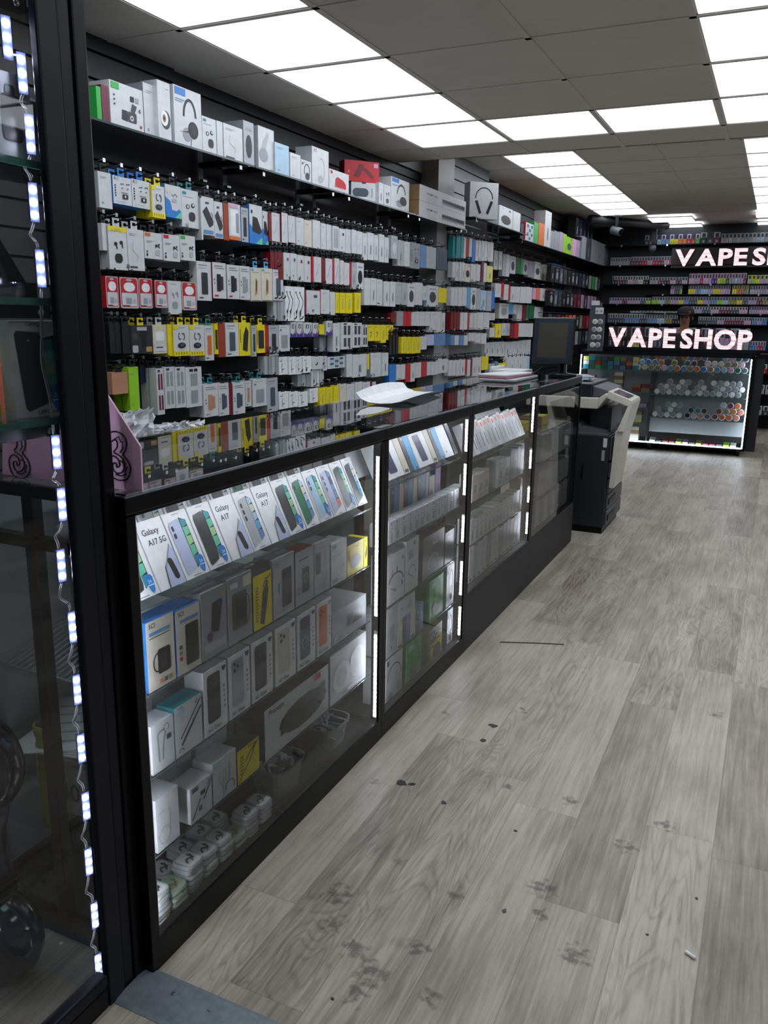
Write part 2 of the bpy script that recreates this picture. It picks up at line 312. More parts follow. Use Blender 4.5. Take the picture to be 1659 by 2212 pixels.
def a_doll(a,o): a.rr(.16,.44,.84,.78,'W',.25); a.rect(.05,.78,.95,.97,'C'); a.rect(.3,.86,.6,.94,'l'); a.rect(.1,.22,.8,.25,'i'); a.rect(.1,.08,.9,.36,'w'); a.rect(.2,.2,.7,.24,'i')
# phone-shop boxes
def shield(a,u,v,r):
    a.poly([(u-r,v+r*.6),(u-r*.7,v+r*.85),(u,v+r),(u+r*.7,v+r*.85),(u+r,v+r*.6),(u+r*.9,v-.2*r),(u+.5*r,v-.8*r),(u,v-1.1*r),(u-.5*r,v-.8*r),(u-.9*r,v-.2*r)],'b'); a.rect(u-r*.85,v-.25*r,u+r*.85,v-.15*r,'W'); a.text('24',u-.55*r,v,.011,'W')
def smart(a,o):
    back, scr, cams, sh = o
    a.rect(.36,.955,.66,.962,'G'); a.poly([(.58,.9),(.84,.84),(.84,.2),(.6,.12)],'k')
    y = (.14,.3,.46,.6,.74,.87); col = {'g':'tzZzt','b':'BcaCa','o':'SBBnB','s':'caaca'}[scr]
    for k in range(5):
        a.poly([(.6,y[k]),(.815,y[k]+.03),(.815,y[k+1]+(.0 if k<4 else -.02)),(.6,y[k+1])], col[k])
    a.poly([(.1,.1),(.14,.06),(.52,.12),(.57,.2),(.57,.84),(.52,.89),(.16,.86),(.1,.8)],back)
    for k in range(cams): a.rr(.16,.72-.11*k,.26,.8-.11*k,'k',.4)
    if sh: shield(a,.8,.17,.13)
    a.rect(.3,.025,.62,.033,'G')
def slim(a,o):
    L = o.split('|')
    a.text(L[0],.12,.79,.019,'k',.012,.8); a.text(L[1],.2,.64,.019,'k',.012,.7)
    a.poly([(.34,0),(1,0),(1,.46),(.9,.6),(.56,.36),(.46,.3)],'s'); a.poly([(.4,0),(.5,.28),(.6,.34),(.92,.57),(.98,.5),(1,.4),(1,0)],'v'); a.rr(.68,.08,.88,.4,'k',.5,-.25); a.line([(.46,.3),(.36,0)],.0022,'G')
def oppo(a,o):
    a.poly([(.58,.82),(.9,.86),(.94,.2),(.66,.14)],'k')
    for k,c in enumerate('tzZzt'): a.poly([(.6,.2+.12*k),(.88,.22+.12*k),(.88,.34+.12*k),(.6,.32+.12*k)],c)
    a.poly([(.2,.1),(.26,.06),(.64,.14),(.66,.2),(.58,.84),(.54,.88),(.12,.9),(.08,.86)],'i'); a.disc(.34,.8,.02,'w'); shield(a,.84,.2,.14); a.text('OPPO',.32,.945,.009,'k'); a.text('OPPO A6x',.42,.035,.009,'k')
def ag(a,o):
    c = {'i':'i','c':'g','h':'C','b':'q','o':'o'}[o]
    a.rr(.14,.17,.7,.92,c,.16); a.rr(.16,.7,.66,.9,{'i':'G','c':'s','h':'C','b':'n','o':'o'}[o],.2); a.disc(.28,.85,.05,'k'); a.disc(.28,.75,.05,'k'); a.disc(.42,.8,.05,'k')
    if o == 'b': a.arc(.42,.45,.16,.1,0,360,.002,'a')
    if o in 'ho': a.line([(.14,.38),(.7,.5)],.0015,'w')
    a.poly([(.78,.95),(.95,.95),(.95,.91),(.865,.87),(.78,.91)],'i')
    for k in range(5): a.rect(.82,.62-.08*k,.9,.66-.08*k,'f')
    a.text('AG Glass',.1,.05,.014,'k',.01,.7)
def q_blue(a,o):
    a.text('SCI',.1,.9,.014,'k',.012); a.rect(.1,.79,.85,.84,'B'); a.lines(.1,.75,.75,1,'i'); a.rr(.36,.2,.82,.56,'k',.16); a.rr(.42,.28,.7,.5,'i',.1); a.arc(.36,.38,.16,.13,90,270,.003,'k')
    for k,c in enumerate('SqT'): a.rect(.4+.17*k,.06,.52+.17*k,.12,c)
def q_blue2(a,o):
    a.text('SCI',.1,.9,.014,'k',.012); a.rect(.16,.79,.9,.84,'B'); a.rr(.36,.1,.9,.74,'k',.1)
    for k,c in enumerate('rTq'): a.rect(.1,.22+.09*k,.22,.28+.09*k,c)
def q_stand(a,o): a.rect(.1,.88,.4,.94,'s'); a.rect(.1,.8,.4,.85,'s'); a.disc(.82,.9,.08,'u'); a.poly([(.36,.38),(.66,.34),(.84,.78),(.78,.82),(.42,.8)],'i'); a.disc(.3,.32,.12,'G'); a.rect(.08,.1,.92,.22,'g'); a.lines(.1,.07,.3,1)
def q_case(a,o): a.rr(.16,.2,.78,.76,'G',.14); a.rr(.3,.24,.74,.7,'i',.1); a.arc(.78,.45,.12,.22,-90,90,.002,'k'); a.rect(.1,.84,.4,.92,'w'); a.rect(.62,.8,.98,.97,'C'); a.lines(.1,.1,.7,2)
def q_ybar(a,o):
    a.poly([(.34,.1),(.56,.04),(.82,.66),(.72,.84),(.5,.66)],'G'); a.arc(.68,.72,.14,.12,20,170,.003,'i')
    for k in range(12): a.rect(.1,.16+.055*k,.24,.19+.055*k,'x')
    a.line(curve([(.6,.9),(.72,.88),(.9,.93)]),.003,'i')
def q_win(a,o): a.rr(.4,.14,.86,.78,'i',.08); a.rect(.06,.86,.3,.94,'s'); a.rect(.22,.42,.28,.58,'t'); a.lines(.1,.08,.8,1)
def q_red(a,o): a.rect(.2,.82,.7,.84,'k'); a.lines(.3,.92,.4,1); a.rr(.36,.2,.74,.66,'G',.16); a.arc(.55,.48,.1,.08,0,360,.003,'s'); a.rect(.14,.2,.18,.24,'k'); a.rect(.14,.3,.18,.34,'k')
def q_draw(a,o): a.rr(.1,.4,.4,.8,'i',.1); a.line(curve([(.3,.84),(.6,.9),(.7,.7),(.6,.5)]),.0015,'k'); a.rect(.5,.28,.76,.4,'g'); a.rect(.4,.06,.56,.18,'g'); a.rect(.62,.1,.84,.24,'g')
def q_white(a,o): a.rect(.08,.86,.32,.95,'t'); a.lines(.1,.7,.6,2); a.line(curve([(.5,.5),(.65,.2),(.75,.6)]),.0015,'f'); a.ell(.76,.36,.09,.07,'s'); a.rect(.08,.06,.4,.14,'f')
def q_yoval(a,o): a.ell(.5,.42,.32,.22,'G'); a.line(curve([(.5,.9),(.6,.86),(.7,.92)]),.002,'k'); a.rect(.08,.5,.16,.85,'x')
def q_ytag(a,o): a.poly([(.3,.3),(.75,.4),(.85,.7),(.6,.62)],'G'); a.disc(.5,.7,.08,'i'); a.rect(.2,.88,.4,.92,'k')
def q_wire(a,o): a.line(curve([(.3,.2),(.28,.5),(.3,.78),(.6,.8)]),.005,'s'); a.line(curve([(.46,.2),(.5,.5),(.62,.76)]),.005,'s'); a.arc(.66,.82,.12,.08,-60,220,.0015,'G'); a.rr(.66,.56,.86,.66,'G',.1)
def q_stylus(a,o):
    a.line([(.2,.34),(.97,.92)],.0035,'k'); a.line([(.22,.2),(.97,.76)],.006,'i'); a.ell(.2,.86,.16,.05,'a'); a.disc(.8,.9,.07,'g'); a.lines(.1,.95,.2,1,'G'); a.arc(.2,.08,.08,.07,0,180,.002,'i')
def q_usb(a,o): a.line([(.06,.1),(.46,.56)],.003,'k'); a.line([(.6,.46),(.97,.84)],.004,'k'); a.rr(.46,.62,.68,.74,'i',.1); a.rr(.36,.22,.52,.36,'q',.2); a.rect(.08,.84,.36,.96,'q'); a.rect(.8,.78,.98,.94,'s')
def q_multi(a,o):
    for u in (.3,.42,.54): a.line(curve([(u,.72),(u,.45),(.42,.25),(.4,.05)]),.0035,'g')
    a.line([(.7,.8),(.7,.4)],.006,'g'); a.arc(.7,.16,.18,.18,-20,180,.006,'s'); a.rect(.05,.84,.3,.96,'a')
def q_loop(a,o): a.arc(.34,.26,.24,.16,0,360,.0025,'g',22); a.line([(.58,.26),(.58,.72)],.0025,'g'); a.rect(.72,.82,.9,.92,'C'); a.lines(.1,.72,.26,1)
def q_cables(a,o):
    a.line(curve([(.06,.06),(.3,.3),(.6,.55),(.76,.82)]),.003,'k'); a.line([(.7,.74),(.84,.9)],.006,'m'); a.line(curve([(.36,.55),(.6,.76),(.97,.93)]),.003,'k'); a.text('Baseus',.5,.9,.011,'k',0,.4)
    for k in range(6): a.rect(.1,.24+.1*k,.26,.29+.1*k,'x')
def q_ring(a,o): a.ell(.3,.44,.24,.3,'W'); a.ell(.3,.44,.15,.2,'w'); a.ell(.74,.52,.22,.32,'W'); a.rr(.3,.04,.9,.12,'g',.4)
def q_big(a,o): a.ell(.58,.44,.38,.3,'i'); a.poly([(.22,.26),(.22,.52),(.94,.72),(.94,.3)],'i'); a.text('Promate',.06,.84,.022,'k',.008,.3); a.rect(.76,.84,.86,.97,'r')
def q_micro(a,o): a.rr(.4,.26,.9,.74,'s',.05); a.rr(.42,.3,.88,.7,'G',.05); a.line(curve([(.46,.3),(.58,.4),(.62,.68)]),.002,'g'); a.rect(.06,.05,.12,.26,'a'); a.rect(.24,.1,.34,.2,'i')
def w_navy(a,o): a.rr(.3,.12,.72,.78,'n',.12,-.12); a.disc(.36,.7,.035,'k'); a.disc(.36,.62,.035,'k'); a.lines(.1,.92,.3,1)
def w_blue(a,o): a.rect(0,0,.42,.86,'G'); a.rect(0,.86,.42,1,'p'); a.disc(.24,.78,.08,'s'); a.rect(.7,.03,.86,.07,'k'); a.lines(.5,.92,.4,1,'q')
def w_cream(a,o): a.rect(.1,.03,.8,.1,'G'); a.lines(.2,.93,.6,1)
def w_small(a,o): a.rect(.44,.82,.54,.96,'k'); a.rect(.3,.68,.85,.7,'G'); a.rect(.36,.56,.56,.6,'G'); a.rr(.4,.1,.8,.5,'f',.2)
def w_band(a,o): a.arc(.5,.4,.4,.2,0,170,.006,'k',16); a.poly([(.1,.36),(.4,.24),(.52,.2),(.5,.28)],'s'); a.poly([(.82,.4),(.9,.3),(.8,.26)],'i'); a.line([(.3,.7),(.24,.56)],.004,'k'); a.line([(.54,.72),(.54,.62)],.006,'k'); a.rect(.82,.8,.9,.88,'k')
def w_glasses(a,o): a.line(curve([(.2,.36),(.4,.48),(.66,.46),(.8,.3)]),.0035,'k'); a.line(curve([(.2,.36),(.5,.28),(.62,.2)]),.003,'k'); a.rect(.2,.62,.55,.8,'f'); a.rect(.6,.86,.68,.94,'k')
def w_dark(a,o): a.arc(.5,.3,.26,.2,20,220,.004,'s'); a.text('Havit',.42,.72,.026,'w',.01,.45); a.ell(.76,.22,.1,.06,'G'); a.rect(.1,.05,.9,.12,'G')
def w_green(a,o): a.arc(.55,.5,.24,.42,-10,190,.005,'G',18); a.ell(.46,.25,.26,.17,'G'); a.rect(.1,.78,.44,.92,'z')
def w_yel(a,o):
    a.poly([(.1,0),(1,0),(1,.62),(.1,.56)],'y'); a.ell(.6,.28,.32,.22,'G'); a.arc(.7,.5,.24,.2,-30,130,.012,'y'); a.line(curve([(.14,.74),(.3,.82),(.4,.74),(.56,.84),(.7,.78),(.86,.88)]),.006,'g'); a.ell(.26,.48,.08,.06,'k')
def w_label(a,o): a.rect(.2,.5,.24,.62,'k'); a.arc(.68,.5,.16,.2,-80,150,.002,'f'); a.rect(.55,.3,.8,.6,'g')
def w_lines(a,o): a.lines(.15,.85,.5,1); a.rect(.42,.12,.48,.2,'k'); a.rect(.3,.3,.7,.6,'f')
def w_tag(a,o): a.rect(.25,.78,.7,.92,o or 'S'); a.rect(.35,.15,.65,.6,'f')
STY = {
 'plain':('accessory_box','plain accessory box','box',a_plain),'draw':('printed_carton','line-printed accessory box','box',a_draw),'edge':('slim_carton','unprinted slim box','box',a_edge),'slit':('cable_box','slit-window cable box','box',a_slit),
 'square':('screen_protector_box','screen protector box','box',a_square),'diag':('cable_box','box with a slanting cable print','box',a_diag),'dots':('earphone_box','earphone box with black icon column','box',a_dots),
 'buds':('earphone_box','earphone box','box',a_buds),'budsy':('earphone_box','earphone box with yellow header','box',a_budsy),'budst':('earphone_box','black earbuds box with teal tag','box',a_budst),'tagbuds':('earphone_box','earbuds box with coloured corner tag','box',a_tagbuds),
 'ylow':('earphone_box','earphone box with yellow lower band','box',a_ylow),'bluelow':('earphone_box','earphone box with blue lower half','box',a_bluelow),'phone':('phone_case_box','phone case box','box',a_phone),'phones':('phone_case_box','twin phone case box','box',a_phones),
 'tilt':('phone_case_box','box with a tilted dark case','box',a_tilt),'bpic':('phone_case_box','phone case box with blue foot','box',a_bpic),'case':('phone_case_box','clear case box with orange edge','box',a_case),'gold':('phone_case_box','cream gold-case box','box',a_gold),
 'clear':('clear_case_pack','clear-lidded red pack','pack',a_clear),'cord':('earphone_pack','wired earphone pack','pack',a_cord),'cords':('cable_pack','looped cable pack','pack',a_cords),'cable2':('cable_pack','long cable pack','pack',a_cable2),'win':('phone_case_box','window case box','box',a_win),
 'win2':('watch_strap_box','four-window strap box','box',a_win2),'win1':('watch_strap_box','two-window strap box','box',a_win1),'arcp':('cable_pack','purple curved cable pack','pack',a_arcp),'ycord':('cable_pack','cable pack with black plug','pack',a_ycord),'yslit':('cable_pack','slotted cable pack','pack',a_yslit),
 'ybar':('phone_case_box','box with slanting dark case','box',a_ybar),'ycell':('phone_case_box','box with upright dark case','box',a_ycell),'oval':('speaker_box','dark oval speaker box','box',a_oval),'speaker':('speaker_box','box with red speaker picture','box',a_speaker),'speakb':('speaker_box','box with slate speaker picture','box',a_speakb),
 'xspk':('speaker_box','speaker box with crossed speakers','box',a_xspk),'headset':('headset_box','headset box with blue tags','box',a_headset),'headph':('headphone_box','black headphone box','box',a_headph),'hp':('headphone_box','headphone box','box',a_hp),'hp2':('headphone_box','thin-band headphone box','box',a_hp2),'ghost':('headphone_box','pale headphone box','box',a_ghost),
 'jbud':('headphone_box','tall headphone box with red lettering','box',a_jbud),'camera':('camera_bag_box','camera bag box with green tag','box',a_camera),'cam2':('camera_box','round camera box','box',a_cam2),'bar':('soundbar_box','long soundbar box','box',a_bar),'grid':('printed_carton','grid-printed box','box',a_grid),'blob':('gadget_box','box with a rounded picture','box',a_blob),
 'picture':('car_holder_box','car holder box','box',a_picture),'doll':('charger_box','windowed charger box','box',a_doll),'smart':('phone_box','phone box','box',smart),'slim':('phone_box','phone box with slim edge picture','box',slim),'oppo':('phone_box','phone box','box',oppo),'ag':('phone_case_box','shield-badged case box','box',ag),
 'q_blue':('phone_case_box','wallet case box','box',q_blue),'q_blue2':('phone_case_box','book case box','box',q_blue2),'q_stand':('phone_stand_box','stand case box','box',q_stand),'q_case':('phone_case_box','folded case box','box',q_case),'q_ybar':('power_bank_box','long power bank box','box',q_ybar),'q_win':('power_bank_box','window box with dark bank','box',q_win),
 'q_red':('power_bank_box','ring-printed power bank box','box',q_red),'q_draw':('charger_box','charger box with fine drawings','box',q_draw),'q_white':('charger_box','charger box with teal tag','box',q_white),'q_yoval':('charger_box','oval charger box','box',q_yoval),'q_ytag':('charger_box','narrow charger box','box',q_ytag),'q_wire':('earphone_box','wired earphone box','box',q_wire),
 'q_stylus':('cable_box','box with two black cables','box',q_stylus),'q_usb':('cable_box','box with black plugs','box',q_usb),'q_multi':('cable_box','three-tail cable box','box',q_multi),'q_loop':('cable_box','grey loop cable box','box',q_loop),'q_cables':('cable_box','black cable box','box',q_cables),'q_ring':('charger_box','round pad charger box','box',q_ring),
 'q_big':('speaker_box','wide speaker box','box',q_big),'q_micro':('speaker_box','wide ribbed-top box','box',q_micro),'w_navy':('phone_box','phone box with navy phone','box',w_navy),'w_blue':('phone_box','narrow box with dark stripe','box',w_blue),'w_cream':('phone_box','narrow box side','box',w_cream),'w_small':('charger_box','small charger box','box',w_small),
 'w_band':('earphone_box','neckband earphone box','box',w_band),'w_glasses':('earphone_box','curved earphone box','box',w_glasses),'w_dark':('headphone_box','large dark headphone box','box',w_dark),'w_green':('headphone_box','green-faced headphone box','box',w_green),'w_yel':('headphone_box','black-and-yellow headphone box','box',w_yel),'w_label':('charger_box','small white charger box','box',w_label),
 'w_lines':('charger_box','slim charger box','box',w_lines),'w_tag':('charger_box','slim box with red tag','box',w_tag)}
# ------------------------------------------------------------------ one boxed product: mesh with its print, origin at the foot of the front face
def product(y1, y2, z1, z2, X, depth, body, style, opt=None, label=None, group=None, lean=0., face='x', yaw=0.):
    nm, noun, cat, fn = STY[style]
    fr, sd = (body.split('/')+[body])[:2] if '/' in body else (body, body)
    w, h = abs(y2-y1), z2-z1; mb = MB(); e = min(.0012, w*.02)
    mb.box(-depth, 0, -w/2+e, w/2-e, 0, h-e, pm(sd), front=pm(fr))
    fn(Art(mb, w-2*e, h-e, 0., -w/2+e), opt)
    if face == 'x': loc = (X, (y1+y2)/2, z1); rz = 0
    else: loc = ((y1+y2)/2, X, z1); rz = -math.pi/2
    o = mb.build(nm, None, loc, (0, -lean, rz+yaw))
    return tag(o, label, cat, group)
# ================================================================== THE SETTING
XW = -2.57                      # left slat wall
Z1, Z2 = 2.46, 2.693            # the two ceiling heights
def floor_material():
    m = bpy.data.materials.new('grey_oak_laminate'); m.use_nodes = True; n = m.node_tree.nodes; l = m.node_tree.links; b = n['Principled BSDF']
    def N(t, **k):
        q = n.new(t)
        for a, v in k.items(): setattr(q, a, v)
        return q
    def math_(op, a, b_=None, c=None):
        q = N('ShaderNodeMath', operation=op)
        for i, v in enumerate((a, b_, c)):
            if v is None: continue
            if isinstance(v, (int, float)): q.inputs[i].default_value = v
            else: l.new(v, q.inputs[i])
        return q.outputs[0]
    geo = N('ShaderNodeNewGeometry'); sp = N('ShaderNodeSeparateXYZ'); l.new(geo.outputs['Position'], sp.inputs[0])
    X, Y = sp.outputs[0], sp.outputs[1]
    u = math_('DIVIDE', math_('ADD', X, .006), .182); row = math_('FLOOR', u)
    w1 = N('ShaderNodeTexWhiteNoise', noise_dimensions='1D'); l.new(row, w1.inputs['W'])
    v = math_('ADD', math_('DIVIDE', Y, 1.22), math_('MULTIPLY', w1.outputs['Value'], 7.3)); col = math_('FLOOR', v)
    cb = N('ShaderNodeCombineXYZ'); l.new(row, cb.inputs[0]); l.new(col, cb.inputs[1])
    w2 = N('ShaderNodeTexWhiteNoise', noise_dimensions='2D'); l.new(cb.outputs[0], w2.inputs['Vector']); rid = w2.outputs['Value']
    # fine grain, stretched along the plank
    gv = N('ShaderNodeCombineXYZ'); l.new(math_('MULTIPLY', X, 46), gv.inputs[0]); l.new(math_('MULTIPLY', Y, 1.9), gv.inputs[1]); l.new(math_('MULTIPLY', rid, 40), gv.inputs[2])
    g1 = N('ShaderNodeTexNoise'); g1.inputs['Scale'].default_value = 1.6; g1.inputs['Detail'].default_value = 6; g1.inputs['Roughness'].default_value = .68; g1.inputs['Distortion'].default_value = .6; l.new(gv.outputs[0], g1.inputs['Vector'])
    # cathedral figure
    cv = N('ShaderNodeCombineXYZ'); l.new(math_('MULTIPLY', X, 9), cv.inputs[0]); l.new(math_('MULTIPLY', Y, 1.3), cv.inputs[1]); l.new(math_('MULTIPLY', rid, 91), cv.inputs[2])
    c1 = N('ShaderNodeTexNoise'); c1.inputs['Scale'].default_value = 1.; c1.inputs['Detail'].default_value = 2; c1.inputs['Distortion'].default_value = .8; l.new(cv.outputs[0], c1.inputs['Vector'])
    ring = math_('SINE', math_('MULTIPLY', c1.outputs['Fac'], 95.)); ring = math_('POWER', math_('MULTIPLY_ADD', ring, .5, .5), 3.)
    # broad cloudiness and smudges
    d1 = N('ShaderNodeTexNoise'); d1.inputs['Scale'].default_value = 2.1; d1.inputs['Detail'].default_value = 5; d1.inputs['Roughness'].default_value = .6; dv = N('ShaderNodeCombineXYZ'); l.new(math_('MULTIPLY', X, 3.2), dv.inputs[0]); l.new(math_('MULTIPLY', Y, 1.1), dv.inputs[1]); l.new(math_('MULTIPLY', rid, 13), dv.inputs[2]); l.new(dv.outputs[0], d1.inputs['Vector'])
    ring = math_('MULTIPLY', ring, math_('GREATER_THAN', math_('FRACT', math_('MULTIPLY', rid, 7.7)), .55)); tone = math_('ADD', math_('MULTIPLY', rid, .20), math_('MULTIPLY_ADD', math_('SUBTRACT', g1.outputs['Fac'], .5), 0.72, .31)); tone = math_('ADD', tone, math_('MULTIPLY_ADD', math_('SUBTRACT', d1.outputs['Fac'], .5), .62, .17)); tone = math_('SUBTRACT', tone, math_('MULTIPLY', ring, .11))
    rp = N('ShaderNodeValToRGB'); e = rp.color_ramp.elements
    e[0].position = .30; e[0].color = (*lin((112,103,91)),1); e[1].position = .95; e[1].color = (*lin((204,197,183)),1)
    k = e.new(.52); k.color = (*lin((152,143,130)),1); k = e.new(.68); k.color = (*lin((176,168,154)),1)
    l.new(tone, rp.inputs['Fac'])
    # joints
    fu = math_('FRACT', u); fv = math_('FRACT', v)
    ju = math_('LESS_THAN', math_('MINIMUM', fu, math_('SUBTRACT', 1, fu)), .006); jv = math_('LESS_THAN', math_('MINIMUM', fv, math_('SUBTRACT', 1, fv)), .0009)
    j = math_('MULTIPLY', math_('MAXIMUM', ju, jv), .32)
    # knots and worn dirt patches, each with a place of its own
    sm = None
    for (pu, pv, r) in ((735,1935,.07),(715,2000,.05),(765,2050,.06),(800,2105,.07),(770,2150,.05),(1172,1918,.06),(1165,1975,.035),(865,1860,.03),(1245,2062,.06),(808,1688,.03),(1440,1785,.05),(905,2045,.05),(982,1935,.035),(930,2160,.05),(1130,1535,.04),(960,1540,.03),(1550,1545,.05),(1095,1700,.03),(1350,1830,.05),(1230,1730,.04),(940,1430,.04)):
        sx, sy, _z = on(2, 0, pu, pv)
        vm = N('ShaderNodeVectorMath', operation='DISTANCE'); l.new(geo.outputs['Position'], vm.inputs[0]); vm.inputs[1].default_value = (sx, sy, 0)
        q = math_('SUBTRACT', 1, math_('DIVIDE', vm.outputs['Value'], r)); q = math_('MAXIMUM', q, 0); sm = q if sm is None else math_('MAXIMUM', sm, q)
    s1 = N('ShaderNodeTexNoise'); s1.inputs['Scale'].default_value = 46; s1.inputs['Detail'].default_value = 5; l.new(geo.outputs['Position'], s1.inputs['Vector'])
    sp_ = math_('SUBTRACT', math_('MULTIPLY', math_('POWER', sm, .35), s1.outputs['Fac']), .36); spot = math_('MINIMUM', math_('MAXIMUM', math_('MULTIPLY', sp_, 5.), 0), .75)
    s2 = N('ShaderNodeTexNoise'); s2.inputs['Scale'].default_value = 5.2; s2.inputs['Detail'].default_value = 8; s2.inputs['Roughness'].default_value = .75; l.new(gv.outputs[0], s2.inputs['Vector']); s2.inputs['Scale'].default_value = .5
    kn = math_('MULTIPLY', math_('GREATER_THAN', s2.outputs['Fac'], .69), .45)
    dark = math_('MINIMUM', math_('ADD', math_('ADD', math_('MULTIPLY', spot, .85), kn), j), .8)
    mx = N('ShaderNodeMix', data_type='RGBA'); l.new(dark, mx.inputs['Factor']); l.new(rp.outputs['Color'], mx.inputs['A']); mx.inputs['B'].default_value = (*lin((58,54,48)),1)
    l.new(mx.outputs['Result'], b.inputs['Base Color']); b.inputs['Roughness'].default_value = .42; b.inputs['Specular IOR Level'].default_value = .35
    bp = N('ShaderNodeBump'); bp.inputs['Strength'].default_value = .06; bp.inputs['Distance'].default_value = .002; l.new(g1.outputs['Fac'], bp.inputs['Height']); l.new(bp.outputs[0], b.inputs['Normal'])
    return m
FLOORM = floor_material()
tag(MB().box(-3.2, 2.4, -.8, 12.6, -.05, 0, FLOORM).build('floor'), kind='structure')
# --- ceilings: lay-in boards on a tee grid, the far bay 23 cm higher
TILE = mat('ceiling_board', (214,210,202), .8, 0, .04, 5); TEE = mat('ceiling_tee', (214,210,202), .55, 0, .03, 5)
XL = [-2.8,-2.2,-1.6,-1.0,-.4,.2,.8,1.4,2.0,2.4]
Y1 = [.4+.6*k for k in range(9)]+[5.6]            # ... 5.2, then the narrow last strip
Y2 = [5.6]+[6.25+.6*k for k in range(9)]+[12.6]
def lit1(i, j):
    x, y = XL[i], Y1[j]
    if y > 5.1: return False
    return min(abs(x+2.2),abs(x+.4),abs(x-1.4)) < .01 or (y > 4.5 and x in (-1.6,-1.0,.2,.8))  # rightmost run and its cross panels are unseen, added to brighten the counter fronts
def lit2(i, j):
    x, y = XL[i], Y2[j]
    return min(abs(x+2.2),abs(x+.4),abs(x-1.4)) < .01 and 6.2 < y < 10.5  # rightmost run again an added one, out of view, for light on the counters
def ceiling(z, XS, YS, lit, name):
    mb = MB(); te = MB()
    for i in range(len(XS)-1):
        for j in range(len(YS)-1):
            if not lit(i,j): mb.box(XS[i]+.011, XS[i+1]-.011, YS[j]+.004, YS[j+1]-.004, z, z+.015, TILE)
    for x in XS[1:-1]: te.box(x-.0125, x+.0125, YS[0], YS[-1], z-.003, z+.012, TEE)
    for y in YS[1:-1]: te.box(XS[0], XS[-1], y-.012, y+.012, z-.003, z+.012, TEE)
    mb.box(XS[0]-.1, XS[-1]+.1, YS[0]-.1, YS[-1], z+.06, z+.08, TILE)
    tag(mb.build(name), kind='structure'); tag(te.build('trim_'+name.split('_')[-1]), kind='structure')
ceiling(Z1, XL, Y1, lit1, 'ceiling_1')
ceiling(Z2, XL, Y2, lit2, 'ceiling_2')
tag(MB().box(-2.9, 2.5, 5.58, 5.6, Z1, Z2+.08, TEE).build('trim_3'), kind='structure')
def ceiling_light(x0,x1,y0,y1,z,label,grp):
    t = empty('ceiling_light', ((x0+x1)/2,(y0+y1)/2,z)); tag(t, label, 'ceiling light', grp)
    a,b = (x1-x0)/2-.0135, (y1-y0)/2-.013
    MB().box(-a+.006,a-.006,-b+.006,b-.006,.006,.011,PANEL).build('diffuser', t)
    f = MB()
    for q in ((-a,a,-b,-b+.006),(-a,a,b-.006,b),(-a,-a+.006,-b,b),(a-.006,a,-b,b)): f.box(*q,0,.012,PLAST)
    f.build('frame', t)
for i in range(len(XL)-1):
    k = 0
    for j in range(len(Y1)-1):
        if lit1(i,j):
            k += 1
            col = {-2.2:'left run',-.4:'right run',-1.6:'cross row, left half',-1.0:'cross row, right half',.2:'added cross row, left half',.8:'added cross row, right half',1.4:'far right run'}[XL[i]]
            lb = f'lit ceiling panel in the {col} of the lower ceiling' if 'cross' in col else f'lit ceiling panel, {nth(k)} from the shop entrance in the {col} of the lower ceiling'
            ceiling_light(XL[i],XL[i+1],Y1[j],Y1[j+1],Z1,lb,'lit panels of the lower ceiling')
    k = 0
    for j in range(len(Y2)-1):
        if lit2(i,j):
            k += 1
            ceiling_light(XL[i],XL[i+1],Y2[j],Y2[j+1],Z2,f'lit ceiling panel, {nth(k)} past the ceiling step in the {"left" if XL[i]<-1 else "right" if XL[i]<1 else "far right"} run','lit panels beyond the ceiling step')
for (x0,y0,lb) in ((-1.66,11.15,'left, nearer'),(-1.62,12.0,'left, farther'),(-.42,11.0,'right, nearer'),(-.42,12.0,'right, farther')):
    ceiling_light(x0,x0+.56,y0,y0+.55,Z2-.035,f'shallow light box at the far end of the ceiling, {lb} one','light boxes at the far ceiling end')
# --- left wall: slatboard, thicker first board run, pilaster, stepped-out bay
def slatwall(name, x, y0, y1, z0, z1, m=CHAR, pitch=.1, th=.018):
    mb = MB(); mb.box(x-.05, x-.02, y0, y1, z0, z1, BLK); z = z0
    while z < z1-.01:
        mb.box(x-.02, x, y0, y1, z+.006, min(z+pitch-.004, z1), m); z += pitch
    return tag(mb.build(name), kind='structure')
slatwall('wall_left', XW, 3.2, 6.085, 0, Z1)
slatwall('wall_near', XW+.02, .4, 3.2, 0, Z1)
tag(MB().box(XW-.05, -2.43, 6.085, 6.42, 0, Z2, mat('grey_pilaster',(150,150,150),.5,0,.06,6)).build('pillar'), kind='structure')
GREYB = mat('grey_slatboard', (120,122,126), .45, 0, .08, 8)
slatwall('wall_middle', XW+.065, 6.42, 7.5, 0, Z2, GREYB)
slatwall('wall_far', XW-.06, 7.5, 12.4, 0, Z2)
tag(MB().box(XW-.2, XW+.02, 5.6, 6.085, Z1+.001, Z2, GREYB).build('wall_upper'), kind='structure')
tag(MB().box(-3.2, 2.4, 12.4, 12.5, 0, Z2+.1, mat('black_wall',(24,25,28),.5)).build('wall_back'), kind='structure')
tag(MB().box(2.3, 2.4, 1.0, 12.4, 0, Z2+.1, mat('right_wall_paint',(84,84,84),.6)).build('wall_right'), kind='structure')
